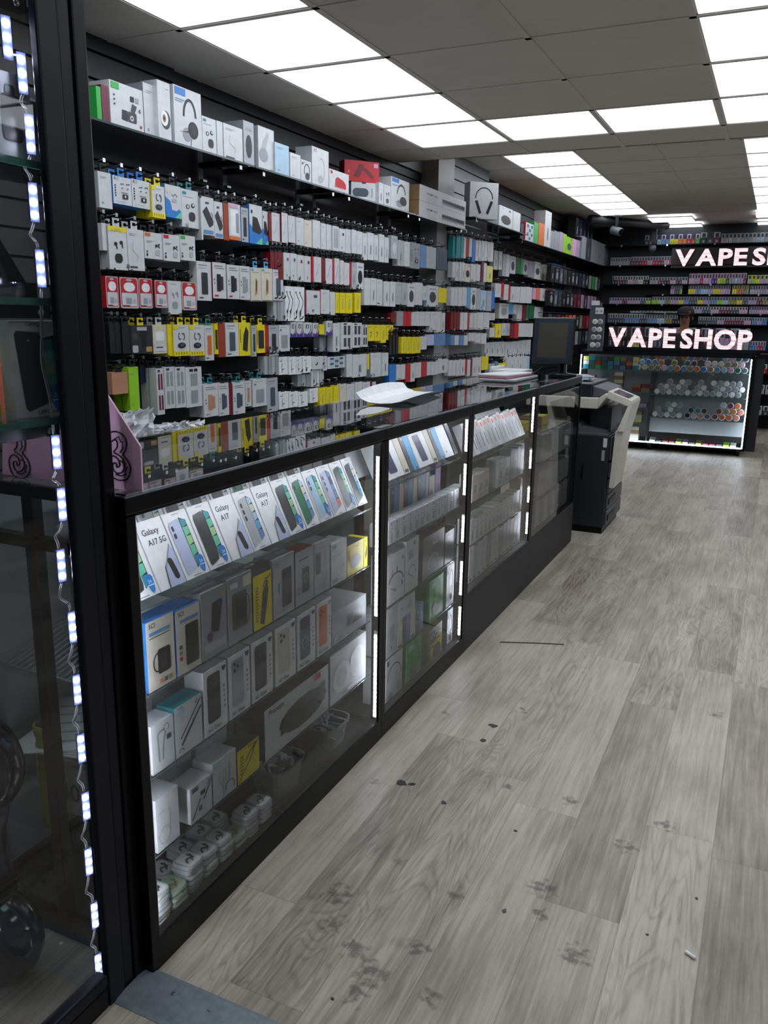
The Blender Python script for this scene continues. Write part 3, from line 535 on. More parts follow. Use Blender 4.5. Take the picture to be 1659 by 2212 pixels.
# --- metal threshold strip across the doorway, with screws
th = MB(); pr = [(-.055,0),(-.045,.004),(-.02,.008),(.02,.008),(.045,.004),(.055,0)]
for i in range(len(pr)-1):
    (a,za),(b,zb) = pr[i],pr[i+1]; th.face([(-1.1,1.115+a,za+.001),(1.4,1.115+a,za+.001),(1.4,1.115+b,zb+.001),(-1.1,1.115+b,zb+.001)], STEEL, True)
thr = tag(th.build('threshold_strip'), 'brushed metal threshold strip screwed across the doorway floor', 'threshold strip')
for x in (-1.0,-.905,-.80,-.5,-.2):
    MB().lathe((x,1.115+.012,.009),(0,0,1),[(0,.006),(.0015,.005)],CHROME,10).build('screw', thr)
# ================================================================== GLASS COUNTERS
XF = -1.077
GREYP = mat('back_panel_grey', (176,182,184), .5, 0, .04, 4)
KICK = mat('kick_board', (38,39,42), .55, 0, .08, 10)
def led_strip(par, y, z0, z1, x=-1.108):
    mb = MB(); mb.box(x-.007, x+.005, y, y+.003, z0, z1, PLAST); z = z0+.004; sg = 1 if y < .1 else -1
    while z < z1-.01:
        mb.box(x-.004, x+.002, *((y-.0025, y) if sg < 0 else (y+.003, y+.0055)), z, z+.0085, LEDP); z += .0165
    return mb.build('led_strip', par)
def counter(y0, y1, shelves, kick, strips, label, end=False, depth=.52):
    t = empty('display_counter', (XF, y0, 0)); tag(t, label, 'display counter', 'glass counters in a row'); L = y1-y0; p = .026; D = depth; f = MB()
    zb = .262 if kick else .075
    f.box(-.03,0,0,L,1.030,1.062,BLK)                                 # front top rail
    f.box(-.003,0,0,L,1.0235,1.0305,BLK); f.box(-D,-D+.03,0,L,1.030,1.062,BLK); f.box(-D,-D+.03,0,L,0,.06,BLK)
    for y in (0, L-p):
        f.box(-.03,0,y,y+p,zb,1.030,BLK); f.box(-D,-D+.03,y,y+p,.06,1.030,BLK)
        f.box(-D+.03,-.03,y,y+p,1.038,1.062,BLK); f.box(-D+.03,-.03,y,y+p,0,.05,BLK)
    if not kick: f.box(-.035,0,0,L,0,zb,BLK)
    if end:
        f.box(-.275,-.245,0,p,.05,1.038,BLK); f.box(-D+.03,-.03,0,p,.93,.955,BLK)
    fr = f.build('frame', t, bevel=.0012)
    MB().box(-D+.02,-.04,p,L-p,.03,.05,mat('counter_base',(24,24,26),.5)).build('base_board', t)
    if kick: MB().box(-.04,0,0,L,0,zb,KICK).build('kick_board', t)
    g = MB(); g.face([(-.0035,p,zb),(-.0035,L-p,zb),(-.0035,L-p,1.03),(-.0035,p,1.03)],GL); g.build('front_glass', t)
    g = MB(); g.face([(-D,0,1.0655),(0,0,1.0655),(0,L,1.0655),(-D,L,1.0655)],GLT); g.build('top_glass', t)
    MB().box(-.004,.001,0,L,1.0625,1.0675,STEEL).build('edge_strip', t)
    MB().box(-D-.004,-D,p,L-p,.06,1.03,GREYP).build('back_panel', t)
    for z in shelves:
        s = MB(); s.face([(-D+.03,p,z),(-.034,p,z),(-.034,L-p,z),(-D+.03,L-p,z)],GLS); s.box(-.036,-.034,p,L-p,z-(.005 if z>.8 else .003),z,mat('shelf_edge_grey',(96,110,106),.2)); s.build('shelf', t)
    for (a,b) in strips: led_strip(t, L-p-.006, a, b, -.0105)
    if strips: led_strip(t, p+.004, .1, 1.0, -.0105)
    if strips:
        m = MB(); m.box(-.018,-.005,p,L-p,1.0288,1.0298,PLAST); y = p+.01
        while y < L-p-.01: m.box(-.016,-.006,y,y+.011,1.0276,1.0288,LEDR); y += .022
        m.build('led_strip', t)
    for y in (.0, L-.045): MB().box(-.022,.003,y,y+.045,1.0675,1.071,CHROME).build('corner_clip', t)
    return t
counter(1.155,2.312,(.812,.622,.43,.238),False,((.09,.40),(.45,.98)),'black framed glass counter nearest the doorway, full of phone boxes and accessories',True)
counter(2.313,3.135,(.855,.65,.43,.238),False,((.09,.22),(.27,.42),(.5,.62),(.7,.83),(.88,1.01)),'black framed glass counter with green headphone boxes low down')
counter(3.136,4.145,(.815,.63,.44,.264),True,((.3,.42),(.47,.56),(.65,.76),(.84,1.02)),'glass counter packed with rows of small white boxes above a grey kick board')
counter(4.146,5.2,(.80,.63,.44,.264),True,(),'unlit last glass counter of grey boxes beside the copier')
z2=(270,960,.18083); z3=(540,960,.18083); z4=(280,1200,.16878); z5=(520,1160,.19289); z6=(300,1480,.20494); z8=(820,900,.15373); zc=(820,1200,.18088); zd=(980,820,.27125)
def px(F,x,y): return F[0]+x*F[2], F[1]+y*F[2]
def lab(body, noun, where):
    where = where.replace('on the second shelf of the nearest counter','on the nearest counter\'s second shelf').replace('on the third shelf of the nearest counter','on the nearest counter\'s third shelf').replace('on the fourth shelf of the nearest counter','on the nearest counter\'s fourth shelf')
    c = PAL[body.split('/')[0]][0]
    if c in noun or noun.startswith(('white','small white','black','clear','purple','cream','pale','dark')): c = ''
    return (c+' '+noun).strip()+', '+where
def shelf_row(F, rows, z0, where, group, X=-1.115, depth=.06, lean=0., start=1, opts=None, order='from the left'):
    """rows of 'BLx BLy BRx BRy TLx TLy body style' read off the photograph on the plane x = X"""
    out = []; prev = -9; yend = next(e for e in (2.268,3.092,4.1,5.15) if on(0,X,*px(F,float(rows[-1].split()[0]),float(rows[-1].split()[1]))).y < e)
    for i, r in enumerate(rows):
        q = r.split(); bl = px(F,float(q[0]),float(q[1])); br = px(F,float(q[2]),float(q[3])); tl = px(F,float(q[4]),float(q[5]))
        a = on(0,X,*bl); b = on(0,X,*br); c = on(0,X,*tl); y1 = max(a.y, prev+.001); y2 = min(max(b.y, y1+.01), yend); prev = y2
        h = c.z-a.z
        zz = z0
        if lean: zz = z0+depth*math.sin(lean); h = .156
        op = opts[i] if opts else (q[8].replace('_',' ') if len(q) > 8 else None)
        noun = STY[q[7]][1]
        out.append(product(y1,y2,zz+.0005,zz+h,X,depth,q[6],q[7],op,lab(q[6],noun,f'{nth(i+start)} {order} {where}'),group,lean))
    return out
# ---- counter one, top shelf: leaning phone boxes (boundaries measured along the shelf)
LEAN = math.radians(25)
by = [1.196,1.285,1.37,1.455,1.54,1.632,1.713,1.803,1.888,1.965,2.045,2.125,2.2,2.268]
ph = [('smart',('i','g',2,True),'dark phone with teal screen'),('slim','Galaxy|A17 5G','large 5G model name and slim edge'),('smart',('v','g',2,True),'pale blue phone and blue shield'),('smart',('i','g',2,True),'charcoal phone and blue shield'),('slim','Galaxy|A17','two-line model name over slim edge'),
      ('smart',('g','b',3,False),'silver three-camera phone'),('slim','Galaxy|A17','model name beside the dark phone box'),('smart',('i','g',2,True),'dark phone with green screen'),('smart',('F','b',1,False),'dark green phone'),('smart',('a','g',2,True),'sky-tinted phone and blue shield'),
      ('smart',('v','o',3,False),'lilac phone with orange screen'),('smart',('i','g',2,True),'dark phone, second from the end post'),('smart',('G','b',1,False),'dark phone beside the lit end post')]
for i,(st,op,d) in enumerate(ph):
    product(by[i]+.001,by[i+1]-.001,.812+.045*math.sin(LEAN)+.001,.812+.045*math.sin(LEAN)+.157,-1.115,.045,'W',st,op,f'white phone box leaning on the top counter shelf, {d} printed on it','leaning phone boxes on the top counter shelf',LEAN)
for i in range(10):
    y = 1.20+i*.0885
    product(y,y+.086,.835+.045*math.sin(LEAN),1.006,-1.205,.045,'W','smart',(random.choice('iGFg'),'b',2,False),f'white phone box in the back row of the leaning phone boxes, {nth(i+1)} from the doorway','back row of leaning phone boxes',LEAN)
for i,(y,c) in enumerate(((2.09,'s'),(2.16,'g'),(2.225,'s'))):
    product(y,y+.06,.815,.99,-1.29,.05,c,'plain',None,f'grey box standing behind the leaning phone boxes, {nth(i+1)} from left','grey boxes behind the leaning phone boxes')
G1='boxes on the second counter shelf'
shelf_row(z4,['245 1790 600 1583 205 880 C/b q_blue','615 1560 928 1397 590 715 C/b q_blue2','937 1395 1258 1220 908 520 s/g q_stand','1270 1180 1578 1042 1232 330 s/g q_case'],.622,'on the second shelf of the nearest counter',G1)
shelf_row(z5,['145 1050 355 940 115 435 y/G q_ybar','368 945 605 808 342 272 g q_win','613 815 822 700 592 205 g/d q_red','824 698 1000 585 818 110 g q_draw','1012 560 1187 450 990 92 w q_white','1189 410 1376 320 1178 60 y/G q_yoval','1378 318 1494 250 1374 -15 y q_ytag'],.622,'on the second shelf of the nearest counter',G1,start=5)
G2='case boxes on the third counter shelf'
shelf_row(z6,['150 960 388 828 105 450 w q_wire','392 826 678 610 372 285 w/t q_stylus'],.43,'on the third shelf of the nearest counter','cable boxes on the third counter shelf',depth=.05)
r3=[(443,1605,494,1577),(496,1577,543,1549),(545,1546,591,1497),(595,1492,640,1461),(642,1459,682,1432),(684,1430,716,1406)]
for i,((a,b,c,d),k,n) in enumerate(zip(r3,'icihbo',('black case','clear silver case','second black case','cream case','blue-grey case with a ring','orange case'))):
    y1 = on(0,-1.115,a,b).y; y2 = on(0,-1.115,c,d).y
    product(y1+.001,y2-.001,.4305,.596,-1.115,.055,'W','ag',k,f'white shield-badged case box showing its {n}, third counter shelf',G2)
shelf_row(z5,['1020 1250 1402 980 1020 890 s/g q_micro'],.43,'on the third shelf beside the lit post','wide boxes on the third counter shelf',depth=.12)
shelf_row(z6,['1332 855 2000 280 1332 305 w/i q_big'],.238,'on the fourth shelf behind the plastic tub','wide boxes on the fourth counter shelf',depth=.1)
shelf_row(z5,['1000 1900 1400 1625 1000 1335 w q_ring'],.238,'on the fourth shelf beside the lit post','round charger boxes on the fourth counter shelf',depth=.06)
shelf_row(z6,['200 1800 440 1632 160 1250 w q_loop','552 1525 780 1342 550 1135 w q_usb','790 1335 1036 1112 785 890 w q_multi','1042 1045 1275 872 1030 690 y/G q_cables'],.238,'on the fourth shelf of the nearest counter','cable boxes on the fourth counter shelf',depth=.06)
for z,nm in ((.622,'second'),(.43,'third'),(.238,'fourth')):      # filler boxes lying behind the front row
    for i in range(1,7):
        y = 1.21+i*.15; h = .05+.03*((i*7)%3)
        product(y,y+.135,z+.001,z+h+.03,-1.225,.13,'g' if i%2 else 'w','edge',None,f'plain box lying behind the front row of the {nm} counter shelf, {nth(i)} from doorway','boxes behind the front rows of the nearest counter')
# ---- plastic tubs of plugs
TUB = glass('frosted_tub', (.80,.82,.82), 1.5)
def tub(x,y,w,d,h,label):
    t = empty('plastic_tub',(x,y,.051)); tag(t,label,'tub','clear plastic tubs on the counter floor'); mb = MB(); n=20; rings=[]
    def ring(z,a,b): return [(a*abs(math.cos(2*math.pi*k/n))**.55*math.copysign(1,math.cos(2*math.pi*k/n)), b*abs(math.sin(2*math.pi*k/n))**.55*math.copysign(1,math.sin(2*math.pi*k/n)), z) for k in range(n)]
    M = mat('tub_plastic',(150,152,152),.25); R=[ring(.001,d*.4,w*.42),ring(h*.5,d*.45,w*.47),ring(h,d*.5,w*.5),ring(h,d*.5+.006,w*.5+.006),ring(h-.006,d*.5+.006,w*.5+.006)]
    mb.face(R[0][::-1], M)
    for a,b in zip(R,R[1:]):
        for k in range(n): mb.face([a[k],a[(k+1)%n],b[(k+1)%n],b[k]],M if b is not R[1] else M,True)
    mb.build('tub_shell',t)
    for i in range(16):
        p = Vector((random.uniform(-.3,.3)*d,random.uniform(-.34,.34)*w,h*random.uniform(.55,1.0))); q = MB(); a = random.uniform(0,6)
        if i%2: q.box(-.012,.012,-.02,.02,-.008,.008,pm('g'))
        else: q.tube(curve([(-.03,0,0),(0,.015,.012),(.03,0,.004)],4),.004,pm('w' if i%4 else 'q'))
        tag(q.build('wrapped_plug',None,Vector((x,y,.051))+p,(random.uniform(-.6,.6),random.uniform(-.6,.6),a)),'loose plug or cable bit heaped in the '+('nearer' if y<1.9 else 'farther')+' plastic tub','plug','loose plugs in the '+('nearer' if y<1.9 else 'farther')+' plastic tub')
    return t
tub(-1.19,1.835,.15,.12,.088,'clear plastic tub of wrapped plugs, nearer of two on the counter floor')
tub(-1.19,2.125,.145,.12,.08,'clear plastic tub of plugs beside the lit post of the nearest counter')
# ---- stacks of thin clear earphone cases
CASE = mat('clear_case_plastic',(178,182,182),.2,0,.05,40); CASEG = mat('green_case_plastic',(150,166,146),.2,0,.05,40); CASEI = mat('case_insert',(222,222,218),.5)
def case_stack(x,y,n,w,d,m,name):
    for k in range(n):
        t = MB(); h = .0135; pts=[]
        for cx,cy,a0 in ((d/2-.014,-w/2+.014,-90),(d/2-.014,w/2-.014,0),(-d/2+.014,w/2-.014,90),(-d/2+.014,-w/2+.014,180)):
            for j in range(4): an=math.radians(a0+30*j); pts.append((cx+.014*math.cos(an),cy+.014*math.sin(an)))
        for z0,s0,z1,s1,mm in ((0,.93,h*.45,1,m),(h*.45,1.02,h*.55,1.02,CASEI),(h*.55,1,h*.96,.95,m)):
            for q in range(16):
                p0,p1 = pts[q],pts[(q+1)%16]; t.face([(p0[0]*s0,p0[1]*s0,z0),(p1[0]*s0,p1[1]*s0,z0),(p1[0]*s1,p1[1]*s1,z1),(p0[0]*s1,p0[1]*s1,z1)],mm)
        t.face([(p[0]*.95,p[1]*.95,h*.96) for p in pts],m); t.face([(p[0]*.93,p[1]*.93,0) for p in pts[::-1]],m)
        t.face([(p[0]*.8,p[1]*.8,h*.965) for p in pts],CASEI if m is CASE else m)
        if k == n-1:
            t.tube(curve([(d*.2,-w*.25,h),(0,-.005,h+.001),(d*.15,.01,h),(-d*.2,w*.2,h)],5),.0022,pm('G' if m is CASE else 'x'),5); t.tube([(d*.25,0,h),(-d*.1,w*.28,h)],.002,pm('G'),5)
        o = t.build('earphone_case',None,(x+random.uniform(-.003,.003),y+random.uniform(-.003,.003),.0505+k*h),(0,0,random.uniform(-.06,.06)))
        tag(o,f'thin earphone case, {"topmost" if k==n-1 else nth(k+1)+" from the bottom"} of the {name}','earphone case','stacked earphone cases on the counter floor')
for (x,y,n,m,nm) in ((-1.133,1.229,7,CASE,'stack at the doorway end'),(-1.130,1.286,5,CASEG,'greenish stack, second from the doorway'),(-1.133,1.348,7,CASE,'tall stack, third from the doorway'),(-1.133,1.410,6,CASE,'stack, fourth from the doorway'),(-1.133,1.469,6,CASE,'stack, fifth from the doorway'),(-1.131,1.529,4,CASEG,'greenish stack, sixth from the doorway'),(-1.133,1.588,6,CASE,'stack, seventh from the doorway'),(-1.133,1.648,6,CASE,'last stack towards the tubs'),
    (-1.20,1.25,5,CASE,'rear stack at the doorway end'),(-1.20,1.34,4,CASE,'second rear stack'),(-1.20,1.41,5,CASE,'third rear stack'),(-1.20,1.48,5,CASE,'fourth rear stack'),(-1.20,1.55,5,CASE,'fifth rear stack')):
    case_stack(x,y,n,.057,.06,m,nm)
# ---- counter two
G='leaning boxes on the top shelf of the second counter'
shelf_row(z8,['95 900 360 792 100 480 W w_navy','362 792 438 762 250 410 C w_cream','440 762 562 710 340 350 c/p w_blue','565 710 768 642 470 330 W w_navy','770 640 830 622 650 260 C w_cream','832 622 930 590 740 240 c/p w_blue','932 588 1050 540 840 240 W plain','1062 535 1215 465 985 160 i/k a_none'.replace('a_none','blob')],.855,'on the top shelf of the second counter',G,depth=.045,lean=LEAN)
for i in range(5):
    y=2.36+i*.1; product(y,y+.095,.88,1.012,-1.21,.045,'W','plain',None,f'white box behind the leaning boxes of the second counter, {nth(i+1)} from left','back row boxes of the second counter',LEAN)
lx=[40,118,195,285,385,465,545,620,705,790,870,950,1035,1118,1205]
rows=[]
for i in range(len(lx)-1):
    f=lambda x:(1810-(x-115)*570/1090); g=lambda x:(1490-(x-115)*495/1090)
    rows.append(f'{lx[i]+3} {f(lx[i]):.0f} {lx[i+1]-3} {f(lx[i+1]):.0f} {lx[i]+3} {g(lx[i]):.0f} w w_small')
shelf_row(z8,rows,.65,'in the low row of the second counter','low row of white boxes in the second counter',depth=.05)
pt=[100,145,272,338,466,530,645,702,806]; pat=['C w_cream','B/a w_blue']*4
for i in range(8):
    xa,xb=pt[i],pt[i+1]; k=lambda x:px(z8,x,1260-(x-145)*.42)
    y1=on(0,-1.185,*k(xa)).y; y2=min(on(0,-1.185,*k(xb)).y,2.952); bd,st=pat[i].split()
    product(y1+.001,y2-.001,.6505,.835,-1.185,.09,bd,st,None,lab(bd,STY[st][1],f'{nth(i+1)} from the left of the striped row in the second counter'),'blue and cream boxes in the second counter')
y1=on(0,-1.19,*px(z8,880,1000)).y; y2=on(0,-1.19,*px(z8,1035,940)).y; product(2.955,3.032,.6505,.79,-1.19,.11,'C/c','w_lines',None,'cream faced box with sky blue sides beside the striped boxes','coloured boxes in the second counter')
product(3.035,3.095,.6505,.83,-1.19,.11,'L','slit',None,'pinkish grey box at the lit post of the second counter','coloured boxes in the second counter')
shelf_row((0,0,1),['835 1290 873.5 1277 837 1181 w w_band','875 1276 903 1252.5 874.5 1163.6 w w_glasses','913 1233.5 958.3 1216.7 913 1141.4 G/i w_dark','960 1216 979.8 1204.3 959.9 1146 G/i blob','981 1203 1000.6 1190.5 980.6 1132 i/s plain'],.43,'on the third shelf of the second counter','earphone boxes in the second counter')
shelf_row(zc,['75 1235 208 1120 78 650 g w_lines','212 1105 270 1075 212 770 C w_cream','272 1070 360 1020 272 742 B/a w_blue','362 1020 424 965 362 690 C w_cream','428 925 517 880 428 600 B/a w_blue','590 822 750 690 585 345 e w_green','790 640 985 490 805 130 w hp'],.238,'on the lower shelf of the second counter','boxes on the lower shelf of the second counter',depth=.08)
y1=on(0,-1.115,*px(zc,215,700)).y; y2=on(0,-1.115,*px(zc,424,640)).y
product(y1,y2,.238+.105,.238+.105+.075,-1.116,.07,'w','w_label',None,'small white box resting on the blue and cream boxes in the second counter')
shelf_row(zc,['68 1890 265 1712 70 1335 w hp2','315 1640 490 1482 320 1130 e w_green','580 1345 735 1195 560 950 i/x w_yel','795 1180 957 1040 800 740 w/B hp'],.051,'on the floor of the second counter','headphone boxes on the floor of the second counter',depth=.09)
# ---- counter three: rows of small white boxes
def run(F, n, b0, b1, t0, t1, z0, body, style, where, group, X=-1.115, depth=.06, lean=0., opt=None):
    a=on(0,X,*px(F,*b0)); b=on(0,X,*px(F,*b1)); c=on(0,X,*px(F,*t0)); h=.15 if lean else c.z-a.z; zz=z0+(depth*math.sin(lean) if lean else 0)+.0005
    yend=2.268 if a.y<2.2 else 3.092 if a.y<3.1 else 4.085 if a.y<4.1 else 5.15
    by_=min(b.y,yend)
    for i in range(n):
        y=a.y+(by_-a.y)*i/n; w=(by_-a.y)/n; bb=body[i%len(body)]
        product(y+.001,y+w-.001,zz,zz+h*(1-.03*((i*5)%3)),X,depth,bb,style,opt,lab(bb,STY[style][1],f'{nth(i+1)} from left {where}'),group,lean)
run(zd,15,(150,640),(612,437),(155,450),(625,320),.815,'wWw','w_tag','in the leaning top row of the third counter','leaning boxes of the third counter',lean=LEAN,depth=.04)
run(zd,8,(190,430),(470,330),(195,300),(470,280),.90,'W','edge','in the raised back row of the third counter','raised back row of the third counter',X=-1.24,depth=.04,lean=LEAN)
run(zd,3,(141,1010),(275,935),(145,795),(275,735),.63,'C','w_lines','of the cream boxes on the second shelf of the third counter','cream boxes of the third counter')
run(zd,2,(345,880),(440,835),(355,660),(440,630),.63,'w','w_lines','of the tall boxes on the second shelf of the third counter','tall boxes of the third counter')
run(zd,4,(442,833),(605,747),(440,590),(615,545),.63,'gw','w_lines','of the stacked boxes at the post of the third counter','boxes at the post of the third counter')
run(zd,13,(125,1350),(515,1100),(135,1150),(545,880),.44,'wC','w_small','in the third row of the third counter','third row of the third counter')
run(zd,2,(518,1098),(600,1050),(518,850),(600,800),.44,'C','w_lines','of the taller boxes in the third row, third counter','taller boxes in the third row')
run(zd,13,(112,1690),(545,1440),(125,1400),(530,1130),.264,'wgw','draw','in the bottom row of the third counter','bottom row of the third counter')
# ---- counter four: grey boxes in shade
run(zd,7,(690,690),(972,522),(700,470),(970,400),.63,'g','plain','in the upper row of the last counter','upper row of the last counter',depth=.1)
run(zd,5,(665,950),(935,775),(715,730),(935,600),.44,'g','edge','in the middle row of the last counter','middle row of the last counter',depth=.1)
run(zd,5,(640,1215),(800,1095),(640,1010),(800,930),.264,'wg','plain','in the bottom left row of the last counter','bottom left row of the last counter',depth=.1)
run(zd,5,(815,1080),(940,990),(815,880),(935,825),.264,'g','edge','in the bottom right row of the last counter','bottom right row of the last counter',depth=.1)
for i,(y,c,h) in enumerate(((4.22,'y',.04),(4.38,'y',.05),(4.56,'d',.05),(4.75,'y',.05))):
    product(y,y+.14,.801,.801+h,-1.2,.12,c,'edge',None,f'{PAL[c][0]} packet lying under the glass top of the last counter, {nth(i+1)} from left','packets under the last glass top')
# ================================================================== SLAT WALL: glass shelves with boxed audio goods
SZ = 2.083
def glass_shelf(y0,y1,z,x0,x1,label):
    t = empty('glass_shelf',(x0,y0,z)); tag(t,label,'shelf','glass shelves along the top of the slat wall'); L=y1-y0; D=x1-x0
    m = MB(); m.face([(0,0,0),(D,0,0),(D,L,0),(0,L,0)],glass('smoked_shelf_glass',(.42,.47,.48),1.5)); m.box(D,D+.004,0,L,-.008,0,mat('smoked_edge',(70,84,84),.15)); m.build('glass_board',t)
    for y in (.09,L-.09):
        b=MB(); b.box(0,.006,y-.018,y+.018,-.07,-.002,STEEL); b.box(0,D-.02,y-.012,y+.012,-.012,-.002,BLKMET); b.box(0,.03,y-.015,y+.015,-.072,-.062,CHROME); b.box(D-.02,D-.012,y-.01,y+.01,-.03,-.001,CHROME); b.build('bracket',t)
SX = -2.30
for (a,b,n) in ((2.0,3.44,'first'),(3.45,4.32,'second'),(4.33,5.36,'third'),(5.37,6.38,'fourth')):
    glass_shelf(a,b,SZ,XW+.025,SX,f'smoked glass wall shelf of audio boxes, {n} from the doorway')
def wall_goods(F, rows, z, X, where, group, depth=.1, start=1, minz=None):
    """'x1 ytop x2 body style [depth] [dx] [opt]' : a box standing on the shelf, its front face in the plane x = X"""
    out=[]; last={}
    for i,r in enumerate(rows):
        q=r.split(); d=float(q[5]) if len(q)>5 else depth; dx=float(q[6]) if len(q)>6 else 0.; op=q[7] if len(q)>7 else None; x=X+dx
        um=(float(q[0])+float(q[2]))/2; t=on(0,x,*px(F,um,float(q[1]))); zz=z; zm=(t.z+zz)/2
        # y where the box edges cross mid-height
        def yat(u):
            v=float(q[1])
            for _ in range(12):
                p=on(0,x,*px(F,u,v)); v+=(p.z-zm)*FPX/F[2]/(p-Vector((0,0,CH))).length
            return p.y
        y1,y2=yat(float(q[0])),yat(float(q[2])); k=round(dx,3); y1=max(y1,last.get(k,-9)+.001); y2=max(y2,y1+.012); last[k]=y2
        out.append(product(y1,y2,zz,t.z,x,d,q[3],q[4],op,lab(q[3],STY[q[4]][1],f'{nth(i+start)} from left {where}'),group))
    return out
zs=(190,80,.2592); zt=(540,240,.28933); zu=(960,380,.22303); zv=(950,600,.22905)
G='boxes on the high glass shelf'
wall_goods(zs,['72 412 112 e edge','114 404 174 m edge','182 400 462 w camera','464 395 580 w/s plain .09 -.02','582 372 690 w cam2 .08','716 435 948 w headset .1','950 672 1070 w budst .07','1074 702 1124 w/a edge .06','1130 740 1290 w draw .09','1296 705 1384 g/s blob .12 -.015 k','1418 757 1552 w/g ghost .12 -.01'],SZ+.001,SX-.025,'on the high glass shelf near the doorway',G)
wall_goods(zt,['186 245 292 a/g plain .1','300 318 378 w plain .08','380 368 458 w hp .09','462 280 588 w/g jbud .1','592 450 738 w speaker .09','962 535 997 w slit .07','1000 552 1050 w buds .09 0 q','1052 508 1188 w headset .1'],SZ+.001,SX-.025,'on the middle of the high glass shelf',G)
o=wall_goods(zt,['1262 720 1608 w/T bar .2'],SZ+.001,SX-.01,'at the bottom of the soundbar pair','soundbar boxes'); lower=o[0]
hb=max(v.co.z for v in lower.data.vertices); o[0]['label']='long white soundbar box with brown cardboard end, lower of two'
u=lower.copy(); C.objects.link(u); u.location.z+=hb+.0015; u['label']='long white soundbar box stacked on top of the other one'
product(4.765-.08,4.765+.08,SZ+.001,SZ+.122,-2.395,.06,'w','speakb',None,'white box with slate speaker picture, turned towards the doorway under the red box','turned boxes on the high shelves',yaw=-math.radians(43))
product(4.765-.118,4.765+.118,SZ+.124,SZ+.245,-2.405,.08,'r/d','xspk',None,'red box with crossed speakers lying on top of the pale speaker box','turned boxes on the high shelves',yaw=-math.radians(38))
# far bay shelf
glass_shelf(6.40,7.9,2.18,-2.5,-2.24,'smoked glass shelf under the black headphone box past the pilaster')
glass_shelf(7.91,12.3,2.15,-2.62,-2.30,'long dark shelf of accessories at the far end of the slat wall')
G='boxes on the far wall shelf'
wall_goods(zu,['530 302 660 w oval .12', '664 348 734 w edge .1'],2.181,-2.325,'past the headphone box',G)
wall_goods(zu,['737 458 766 k edge .1', '786 458 862 w/r grid .1', '866 448 908 e edge .1', '912 458 968 o edge .1', '970 338 1032 w/g slit .12 0 k', '1018 532 1062 s edge', '1064 535 1112 s plain', '1114 542 1148 L edge', '1150 560 1180 E edge', '1182 592 1236 E oval .1 0 q', '1240 610 1278 P edge', '1280 622 1308 L slit', '1330 585 1372 s edge', '1374 600 1420 G slit', '1422 615 1468 s plain', '1470 640 1530 s slit', '1532 668 1592 g edge'],2.151,-2.325,'on the shelf past the pilaster',G,start=3)
product(6.57-.127,6.57+.127,2.181,2.455,-2.23,.1,'w/g','headph',None,'white box with a large black headphone picture, turned towards the doorway','turned boxes on the high shelves',yaw=-math.radians(44))
# ================================================================== SLAT WALL: hanging packs, each on its peg hook
XP=-2.35; XQ=-2.37; XB=-2.505
_hook=None
def hook(y,z,x,xw,what):
    global _hook
    if _hook is None:
        m=MB(); m.tube([(0,0,0),(.2,0,0),(.212,0,.004),(.216,0,.016)],.0032,BLKMET,5); m.box(-.004,.003,-.014,.014,-.02,.012,BLKMET)
        m.tube([(.003,0,.009),(.17,0,.028),(.2,0,.03)],.002,CHROME,4); m.box(.197,.2,-.007,.007,.02,.034,CHROME); _hook=m.mesh('peg_hook')
    o=bpy.data.objects.new('peg_hook',_hook); C.objects.link(o); o.location=(xw+.001,y,z); o.scale.x=(x-xw+.02)/.216
    tag(o,'black peg hook of the '+what,'hook','peg hooks of the near wall bay')
_tabs={}
def hang_tab(par,h,c):
    if c not in _tabs:
        m=MB(); w=.018; M=pm(c) if c!='*' else CLEAR
        m.box(-.0015,0,-w,w,0,.012,M); m.box(-.0015,0,-w,-.009,.012,.024,M); m.box(-.0015,0,.009,w,.012,.024,M); m.box(-.0015,0,-w,w,.024,.031,M); _tabs[c]=m.mesh('hang_tab')
    o=bpy.data.objects.new('hang_tab',_tabs[c]); C.objects.link(o); o.parent=par; o.location=(-.004,0,h)
def hang(F, txt, where, group, X=XP, xw=XW, depth=.04, behind=0, start=1, tab=None):
    """each line: x1 ytop x2 ybottom body style [opt] [tab=c] read on the plane x = X"""
    i=start-1; prev=None
    for r in txt.strip().split(';'):
        q=r.split()
        if not q: continue
        i+=1; x1,t,x2,b=map(float,q[:4]); body,style=q[4],q[5]; op=None; tb=tab; dx=0
        for e in q[6:]:
            if e.startswith('tab='): tb=e[4:]
            elif e.startswith('dx='): dx=float(e[3:])
            else: op=e
        x=X+dx+random.uniform(-.006,.006); vm=(t+b)/2; um=(x1+x2)/2
        y1=on(0,x,*px(F,x1,vm)).y; y2=on(0,x,*px(F,x2,vm)).y; za=on(0,x,*px(F,um,t)).z; zb=on(0,x,*px(F,um,b)).z
        if prev and not(zb>prev[2] or za<prev[1]) and y1<prev[0] and y2>prev[0]-.05: y1=prev[0]+.001
        y2=max(y2,y1+.012); prev=(y2,zb,za)
        noun=STY[style][1]
        o=product(y1,y2,zb,za,x,depth,body,style,op,lab(body,noun,f'{nth(i)} from left {where}'),group)
        hang_tab(o,za-zb-.001,tb or 'k')
        for ch in o.children: ch.scale.y=min(1,(y2-y1)/.042)
        if y2-y1>.018 and (xw==XW or i%2): hook((y1+y2)/2,za+.014,x,(-2.425 if xw==XB and (y1+y2)/2<6.43 else xw),f'{nth(i)} pack from left {where}')
        for k in range(behind):
            c=o.copy(); C.objects.link(c); c.location.x-=(depth+.006)*(k+1); c['label']=short(f'{noun} hanging behind the {nth(i)} pack from left {where}')
            for ch in list(o.children):
                g=ch.copy(); C.objects.link(g); g.parent=c
za_=(200,340,.25316); zb2=(560,430,.25316); zc3=(570,660,.24714); zd7=(220,640,.25316)
W1='in the top hook row'; g1='packs in the top hook row'
